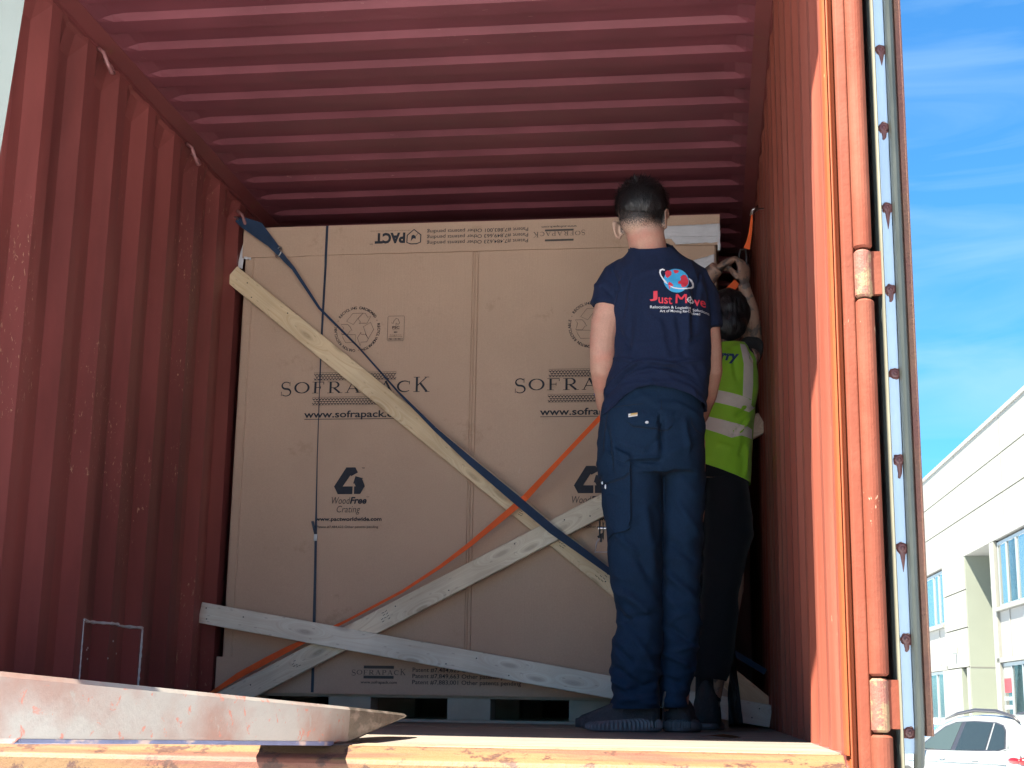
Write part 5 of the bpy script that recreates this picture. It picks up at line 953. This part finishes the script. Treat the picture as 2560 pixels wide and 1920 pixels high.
pyd('spindle', *tube([(2.222, 2.82, 1.735), (2.268, 2.82, 1.735)], 0.009, 12), M['dark'], r2_); pyd('handle', *tube([(2.230, 2.815, 1.765), (2.236, 2.80, 1.795), (2.256, 2.80, 1.795), (2.260, 2.815, 1.768)], 0.004, 8), M['dark'], r2_)
# black sheet slumped by the wall behind the boots
V, F = [], []
for j in range(19):
    for i in range(13):
        u, v = i / 12, j / 18; x = 2.165 + u * (0.022 + 0.028 * (1 - v)) + 0.012 * noise.noise(Vector((u * 4, v * 5, 1))); V.append((x, 2.98 + 0.05 * math.sin(u * 5 + v * 4) + 0.03 * noise.noise(Vector((u * 6, v * 8, 3))), 0.02 + 0.34 * v + 0.02 * noise.noise(Vector((u * 5, v * 3, 8)))))
for j in range(18):
    for i in range(12): F.append((j * 13 + i, j * 13 + i + 1, (j + 1) * 13 + i + 1, (j + 1) * 13 + i))
o = pyd('plastic_sheet', V, F, M['bag'], None, smooth=True); s_ = o.modifiers.new('t', 'SOLIDIFY'); s_.thickness = 0.001; tag(o, 'crumpled black plastic sheet slumped against the wall behind the black boot', 'plastic sheet')
lf = pyd('dry_leaf', [(2.06, 1.25, 0.002), (2.09, 1.235, 0.007), (2.13, 1.225, 0.012), (2.165, 1.235, 0.008), (2.175, 1.25, 0.003), (2.15, 1.28, 0.002), (2.10, 1.28, 0.006)], [(0, 1, 6), (1, 2, 5, 6), (2, 3, 5), (3, 4, 5)], M['leaf']); tag(lf, 'curled brown scrap lying on the container floor near the sill', 'scrap')
# ================================================================== FORKLIFT (its fork reaches over the sill)
fl_ = empty('forklift', (1.37, -1.4, GZ)); tag(fl_, 'pale scuffed forklift fork reaching in over the door sill from the lower left', 'forklift')
tl = R(1.35)
def forkpt(x, y, z):      # tilt forward about the heel, roll a little
    yy = y + 1.35; zz = z - 0.035; a = y and 0
    X, Z = x - 1.43, zz; c, s = math.cos(R(2.8)), math.sin(R(2.8)); X2, Z2 = X * c + Z * s, -X * s + Z * c
    c, s = math.cos(tl), math.sin(tl); return (1.43 + X2, -1.35 + yy * c + Z2 * s, 0.035 + Z2 * c - yy * s)
def forkbody(name, st, m, x0=1.30, x1=1.43):
    rs = []
    for (y, zb_, zt_, inx) in st:
        c = 0.005; rs.append([forkpt(*q) for q in ((x0 + inx, y, zb_ + c), (x0 + inx, y, zt_ - c), (x0 + inx + c, y, zt_), (x1 - inx - c, y, zt_), (x1 - inx, y, zt_ - c), (x1 - inx, y, zb_ + c), (x1 - inx - c, y, zb_), (x0 + inx + c, y, zb_))])
    v, f = loft(rs); return pyd(name, v, f, m, fl_)
N = [(-1.41 + i * 0.1, 0.035, 0.102, 0) for i in range(16)]
fk = forkbody('fork', N + [(0.125, 0.035, 0.102, 0)], M['fork']); 
fk2 = forkbody('fork_tip', [(0.1251, 0.035, 0.102, 0.0), (0.20, 0.0425, 0.102, 0.0), (0.36, 0.060, 0.1015, 0.001), (0.52, 0.0765, 0.1010, 0.003), (0.68, 0.0905, 0.1005, 0.010), (0.75, 0.0915, 0.1000, 0.022), (0.785, 0.0930, 0.0990, 0.036)], M['forktip'])
forkbody('blue_edge', [(-1.2, 0.0345, 0.041, -0.0006), (0.02, 0.0345, 0.0370, -0.0006)], M['forkblue'])
# shank and carriage rising at the left edge of the picture
sk = [(1.30, 1.43, -1.425 + 0.0, -1.352)]
rs = []
for z, dy in ((0.035, 0.0), (0.10, 0.0), (0.3, 0.0), (0.6, 0.0), (1.04, 0.0)):
    rs.append([forkpt(x, y, z) for x, y in ((1.30, -1.48), (1.30, -1.405), (1.305, -1.400), (1.425, -1.400), (1.43, -1.405), (1.43, -1.48))])
v, f = loft(rs); M['mast'] = mat('pale_green_grey_paint', (0.22, 0.245, 0.225), 0.45, var=0.1, vscale=8, bump=0.2); pyd('fork_shank', v, f, M['mast'], fl_)
bx('carriage_bar', 0.45, 1.45, -1.55, -1.485, 0.10, 0.17, m=M['mast'], parent=fl_, bev=0.005); bx('carriage_bar', 0.45, 1.45, -1.55, -1.485, 0.52, 0.58, m=M['mast'], parent=fl_, bev=0.005)
for x in (0.30, 0.72): bx('mast_rail', x, x + 0.09, -1.70, -1.55, GZ + 0.1, 1.9, m=M['dark'], parent=fl_, bev=0.005)
rs = [[(x, y, z) for x, z in ((0.55, 0.035), (0.55, 0.10), (0.67, 0.10), (0.67, 0.035))] for y in (-1.45, -0.2)]; v, f = loft(rs); pyd('fork', v, f, M['fork'], fl_)
for x in (0.20, 0.80): 
    v, f = loft([[(xx, -1.75 + r_ * math.cos(a), GZ + 0.25 + r_ * math.sin(a)) for a in (2 * math.pi * i / 28 for i in range(28))] for xx, r_ in ((x, 0.2), (x, 0.25), (x + 0.2, 0.25), (x + 0.2, 0.2))]); pyd('wheel', v, f, M['tyre'], fl_)

# ================================================================== BUILDING BEHIND THE DOOR
FA, FL_ = -0.024, 5.65
fd_ = Vector((math.sin(FA), math.cos(FA), 0)); fn_ = Vector((math.cos(FA), -math.sin(FA), 0)); BS = 1.4; org = Vector((CAM.x, CAM.y, CAM.z + (GZ - CAM.z) * BS)) + fn_ * FL_ * BS
FM = Matrix(((fd_.x * BS, fn_.x * BS, 0, org.x), (fd_.y * BS, fn_.y * BS, 0, org.y), (0, 0, BS, org.z), (0, 0, 0, 1)))   # local x = along the front, y = into the building, z = up
bld = empty('office_building', (0, 0, 0)); bld.matrix_world = FM; tag(bld, 'cream clad two storey office building beyond the white car', 'building')
def fb(name, t0, t1, y0, y1, z0, z1, m, parent=None, bev=0):
    o = bpy.data.objects.new(name, None) if False else pyd(name, *box(t0, t1, y0, y1, z0, z1), m, None); o.parent = parent or bld
    if bev: bevel(o, bev)
    return o
TE = 58.0; T0 = 6.0
fb('core', T0, 26.85, 0.52, 12, 0, 6.78, M['joint']); fb('core', 26.85, 29.15, 0.52, 12, 0, 6.78, M['cladding']); fb('core', 29.15, TE, 0.22, 12, 0, 6.78, M['joint']); fb('upper_core', T0, TE, 0.06, 0.5, 4.78, 6.78, M['joint'])
fb('coping', T0, TE, -0.03, 12, 6.785, 6.86, M['greypanel'])
cols = [25.52 + 4.12 * k for k in range(-5, 9)]
for i in range(len(cols) - 1):
    for z0, z1 in ((4.745, 5.43), (5.452, 6.11), (6.132, 6.78)): fb('panel', cols[i] + 0.012, cols[i + 1] - 0.012, 0.0, 0.058, z0, z1, M['cladding'])
fb('soffit', T0, TE, 0.0, 0.52, 4.70, 4.742, M['greypanel'])
# recess beside the entrance: reveal, back, pier
fb('reveal', 29.11, 29.148, 0.01, 0.52, 0, 4.698, M['greenclad']); fb('reveal', 26.86, 26.90, 0.02, 0.52, 0, 4.698, M['cladding'])
fb('recess_back', 26.9, 29.11, 0.50, 0.519, 0, 4.698, M['greenclad']); fb('reveal_joint', 29.106, 29.1095, 0.012, 0.50, 2.555, 2.575, M['joint'])
for z in (0.62, 1.30, 1.75, 2.2, 2.9, 3.4, 3.9): fb('fixing', 26.855, 26.90, 0.0, 0.02, z, z + 0.02, M['joint'])
# left bay panels, with the narrow door niche
for z0, z1 in ((0, 0.71), (0.73, 1.43), (1.45, 2.565)): fb('panel', 29.98, 31.98, 0.0, 0.06, z0, z1, M['cladding'])
for z0, z1 in ((2.585, 3.318), (3.34, 4.045), (4.067, 4.695)): fb('panel', 29.16, 31.55, 0.0, 0.06, z0, z1, M['cladding'])
fb('niche_side', 29.94, 29.975, 0.0, 0.2, 0, 2.56, M['greenclad']); fb('niche_back', 29.3, 29.94, 0.19, 0.21, 0, 2.56, M['greenclad']); fb('panel', 29.16, 29.42, 0.0, 0.06, 0, 2.565, M['cladding']); fb('wall_light', 30.3, 30.42, -0.10, 0.0, 2.86, 2.98, M['alframe'], bev=0.01)
def window(t0, t1, z0, z1, mull, y=0.05):
    f = fb('window', t0, t1, y, y + 0.03, z0, z0 + 0.05, M['alframe']); W = f
    for a in ((t0, t1, z1 - 0.06, z1), (t0, t0 + 0.06, z0 + 0.05, z1 - 0.06), (t1 - 0.06, t1, z0 + 0.05, z1 - 0.06)):
        q = pyd('frame', *box(a[0], a[1], y, y + 0.03, a[2], a[3]), M['alframe'], None); q.parent = W
    for t in mull: q = pyd('mullion', *box(t - 0.035, t + 0.035, y - 0.01, y + 0.03, z0 + 0.05, z1 - 0.06), M['alframe'], None); q.parent = W
    e = [t0 + 0.06] + list(mull) + [t1 - 0.06]
    for a, b in zip(e, e[1:]): q = pyd('pane', *box(a + 0.036, b - 0.036, y + 0.012, y + 0.02, z0 + 0.05, z1 - 0.06), M['glass'], None); q.parent = W
    fb('window_backing', t0, t1, y + 0.05, y + 0.4, z0, z1, M['dark']); return W
def bay(t0, t1, left):
    window(t0, t1, 3.52, 4.66, [t1 - 0.72, t1 - 1.45] if not left else [t0 + 0.6, t0 + 1.2]); fb('sill', t0 - 0.12, t1 + 0.12, -0.04, 0.08, 3.455, 3.515, M['cladding'])
    fb('infill_panel', t0 - 0.1, t1 + 0.1, 0.05, 0.09, 2.66, 3.45, M['greypanel'])
    for t in (t0 + 0.75, t1 - 0.72): fb('infill_rib', t - 0.03, t + 0.03, 0.035, 0.05, 2.66, 3.45, M['greypanel'])
    fb('lintel', t0 - 0.3, t1 + 0.3, 0.0, 0.10, 2.575, 2.655, M['cladding']); window(t0 - 0.1, t1 + 0.1, 0.1, 2.565, [t1 - 0.62, t1 - 0.72 * 2, t1 - 2.2] if not left else [t0 + 0.5, t0 + 1.3])
bay(23.9, 26.42, False); fb('pier', 26.48, 26.84, 0.0, 0.06, 0, 4.69, M['cladding'])
bay(31.68, 34.5, True); fb('pier', 34.6, 37.3, 0.0, 0.06, 0, 4.69, M['cladding']); bay(37.5, 40.3, True); fb('pier', 40.4, 43.0, 0.0, 0.06, 0, 4.69, M['cladding']); bay(43.2, 46, True); fb('pier', 46.1, 57.9, 0.0, 0.06, 0, 4.69, M['cladding'])
fb('pier', 21.2, 23.75, 0.0, 0.06, 0, 4.69, M['cladding']); bay(18.4, 21.0, False); fb('pier', 6.1, 18.2, 0.0, 0.06, 0, 4.69, M['cladding'])
sg = fb('shop_sign', 25.88, 26.40, 0.045, 0.048, 2.30, 2.50, M['cladding']); fb('shop_sign_lower', 25.88, 26.40, 0.0440, 0.048, 2.06, 2.299, mat('sign_red', (0.22, 0.006, 0.012), 0.6)); fb('door_rail', 25.85, 26.42, 0.03, 0.06, 1.93, 1.99, M['alframe']); fb('door_rail', 25.85, 26.42, 0.03, 0.06, 1.78, 1.85, M['alframe'])

# ================================================================== CARS
def carmesh(o, name, v, f, m, smooth=False, bev=0):
    q = pyd(name, v, f, m, None, smooth=smooth); q.parent = o
    if bev: bevel(q, bev, 3)
    return q
def make_car(label, loc, rz, L_, W_2, H, paint, rail=True):
    """local x = forward, y = left; the greenhouse leans in"""
    o = empty('parked_car', loc, rz); tag(o, label, 'car', 'cars parked by the office building'); hw = W_2 / 2; k = H / 1.74; s = L_ / 4.85
    # body sections across, from tail to nose: x, half width, bottom, belt, top of shoulder
    st = [(0.02, 0.80, 0.46, 0.86, 1.00), (0.06, 0.88, 0.38, 0.92, 1.06), (0.20, 0.94, 0.30, 1.00, 1.13), (0.9, 0.965, 0.26, 1.02, 1.13), (2.2, 0.965, 0.24, 1.00, 1.09), (3.3, 0.965, 0.26, 0.98, 1.06), (4.0, 0.95, 0.28, 0.93, 1.01), (4.55, 0.90, 0.32, 0.82, 0.92), (4.78, 0.80, 0.40, 0.68, 0.78), (4.85, 0.66, 0.46, 0.60, 0.66)]
    rs = []
    for x, w_, zb_, zs_, zt_ in st:
        x *= s; w_ *= hw / 0.965; zb_, zs_, zt_ = zb_ * k, zs_ * k, zt_ * k
        h = [(w_ * 0.90, zb_), (w_ * 0.985, zb_ + 0.10), (w_, (zb_ + zs_) / 2), (w_ * 0.995, zs_ - 0.10), (w_ * 0.985, zs_ - 0.03), (w_ * 0.955, zs_ + 0.05), (w_ * 0.90, zt_), (w_ * 0.5, zt_ + 0.02)]
        rs.append([(x, y, z) for y, z in h] + [(x, -y, z) for y, z in h[::-1]])
    b_ = carmesh(o, 'body', *loft(rs), paint, True)
    g = [(0.10, 1.06, 0.86), (0.42, 1.50, 0.72), (0.62, 1.66, 0.66), (1.0, 1.725, 0.64), (1.8, 1.74, 0.645), (2.5, 1.70, 0.64), (2.95, 1.56, 0.66), (3.45, 1.28, 0.74), (3.85, 1.03, 0.82)]
    rs = []
    for x, zt_, wt in g:
        x *= s; zt_ *= k; wt *= hw / 0.965; wb = 0.895 * hw / 0.965; zb_ = 1.02 * k; a = min(1, max(0, (zt_ - zb_) / (0.72 * k))); w2 = wb + (wt - wb) * a if True else wt
        h = [(wb, zb_), (wb + (w2 - wb) * 0.88, zb_ + (zt_ - zb_) * 0.86), (w2 * 0.95, zb_ + (zt_ - zb_) * 0.96), (w2 * 0.6, zt_)]
        rs.append([(x, y, z) for y, z in h] + [(x, -y, z) for y, z in h[::-1]])
    carmesh(o, 'roof', *loft(rs), paint, True)
    wb = 0.895 * hw / 0.965; wt = wb + (0.645 * hw / 0.965 - wb) * 0.88
    def side(x, z, e, sgn): t = (z - 1.02) / (0.62); return (x * s, sgn * (wb + (wt - wb) * t + e), z * k)
    for sgn in (1, -1):
        outl = [(0.62, 1.16), (0.74, 1.46), (0.86, 1.55), (1.10, 1.595), (1.8, 1.61), (2.4, 1.585), (2.75, 1.50), (3.15, 1.30), (3.55, 1.07), (3.3, 1.065), (0.86, 1.105)]
        def pane(nm, pts, m, e, th=0.012):
            a = [side(x, z, e, sgn) for x, z in pts]; b2 = [side(x, z, e - th, sgn) for x, z in pts]; n = len(pts); ff = [tuple(range(n)) if sgn < 0 else tuple(range(n))[::-1], tuple(range(n, 2 * n))] + [(i, (i + 1) % n, (i + 1) % n + n, i + n) for i in range(n)]
            return carmesh(o, nm, a + b2, ff, m)
        pane('window_surround', [((x - 2) * 1.03 + 2, (z - 1.33) * 1.10 + 1.335) for x, z in outl], M['chrome'], 0.016)
        pane('window_seal', outl, M['cartrim'], 0.022)
        pane('side_window', [(0.66, 1.165), (0.76, 1.44), (0.88, 1.535), (1.12, 1.575), (1.16, 1.12), (0.88, 1.12)], M['carglass'], 0.026)
        pane('side_window', [(1.24, 1.12), (1.20, 1.580), (1.8, 1.592), (2.06, 1.588), (2.20, 1.085)], M['carglass'], 0.026)
        pane('side_window', [(2.36, 1.085), (2.20, 1.582), (2.42, 1.568), (2.73, 1.485), (3.12, 1.29), (3.45, 1.085)], M['carclear'], 0.026)
        pane('pillar_trim', [(1.165, 1.12), (1.125, 1.578), (1.16, 1.578), (1.20, 1.12)], M['chrome'], 0.029)
        for hx_ in (1.45, 2.55): carmesh(o, 'door_handle', *merge(ell((hx_ * s, sgn * hw * 0.998, 0.93 * k), (0.10, 0.022, 0.018)), ell((hx_ * s, sgn * hw * 0.985, 0.915 * k), (0.055, 0.012, 0.030))), M['chrome'], True)
        if rail: carmesh(o, 'roof_rail', *tube([(0.50 * s, sgn * 0.66 * hw, 1.60 * k), (0.70 * s, sgn * 0.66 * hw, 1.70 * k), (1.2 * s, sgn * 0.655 * hw, 1.785 * k), (1.9 * s, sgn * 0.655 * hw, 1.798 * k), (2.5 * s, sgn * 0.655 * hw, 1.73 * k), (2.95 * s, sgn * 0.66 * hw, 1.62 * k)], [0.012, 0.030, 0.034, 0.034, 0.030, 0.012], 8), M['cartrim'], True)
        carmesh(o, 'tail_light', *merge(ell((0.13 * s, sgn * hw * 0.86, 0.96 * k), (0.10, 0.10, 0.075)), ell((0.30 * s, sgn * hw * 0.955, 0.965 * k), (0.17, 0.035, 0.055))), M['taillight'], True)
        carmesh(o, 'mirror', *ell((3.2 * s, sgn * (hw + 0.09), 1.10 * k), (0.07, 0.12, 0.085)), paint, True)
        for x in (0.95, 3.85):
            v, f = loft([[(x * s + r_ * math.cos(a), sgn * yy, 0.36 + r_ * math.sin(a)) for a in (2 * math.pi * i / 26 for i in range(26))] for yy, r_ in ((hw - 0.24, 0.34), (hw - 0.22, 0.37), (hw + 0.0, 0.37), (hw + 0.01, 0.34))]); wh = carmesh(o, 'wheel', v, f, M['tyre'])
            v, f = loft([[(x * s + r_ * math.cos(a), sgn * yy, 0.36 + r_ * math.sin(a)) for a in (2 * math.pi * i / 20 for i in range(20))] for yy, r_ in ((hw + 0.012, 0.26), (hw + 0.018, 0.24), (hw - 0.01, 0.05))]); q = pyd('rim', v, f, M['chrome'], None); q.parent = wh
    carmesh(o, 'rear_window', [(0.115 * s, y, z * k) if z < 1.2 else (0.40 * s, y, z * k) for y, z in ((-0.74 * hw, 1.13), (0.74 * hw, 1.13), (0.62 * hw, 1.52), (-0.62 * hw, 1.52))] + [(0.155 * s, y, z * k) if z < 1.2 else (0.44 * s, y, z * k) for y, z in ((-0.74 * hw, 1.13), (0.74 * hw, 1.13), (0.62 * hw, 1.52), (-0.62 * hw, 1.52))], [(0, 1, 2, 3), (7, 6, 5, 4), (0, 4, 5, 1), (1, 5, 6, 2), (2, 6, 7, 3), (3, 7, 4, 0)], M['carglass'])
    carmesh(o, 'waist_crease', *tube([(0.5 * s, hw * 0.992, 0.90 * k), (2.0 * s, hw * 1.002, 0.885 * k), (3.8 * s, hw * 0.99, 0.86 * k)], 0.010, 6), paint, True)
    return o
CARS = True
make_car('white five door car with roof rails and tinted rear windows beside the container door', (8.01, 23.12, GZ), R(112), 4.72, 1.88, 1.70, M['carwhite'])
make_car('blue car parked far off, peeping out beside the red door edge', (7.55, 30.2, GZ), R(90 + 20), 4.3, 1.8, 1.44, M['bluecar'], rail=False)
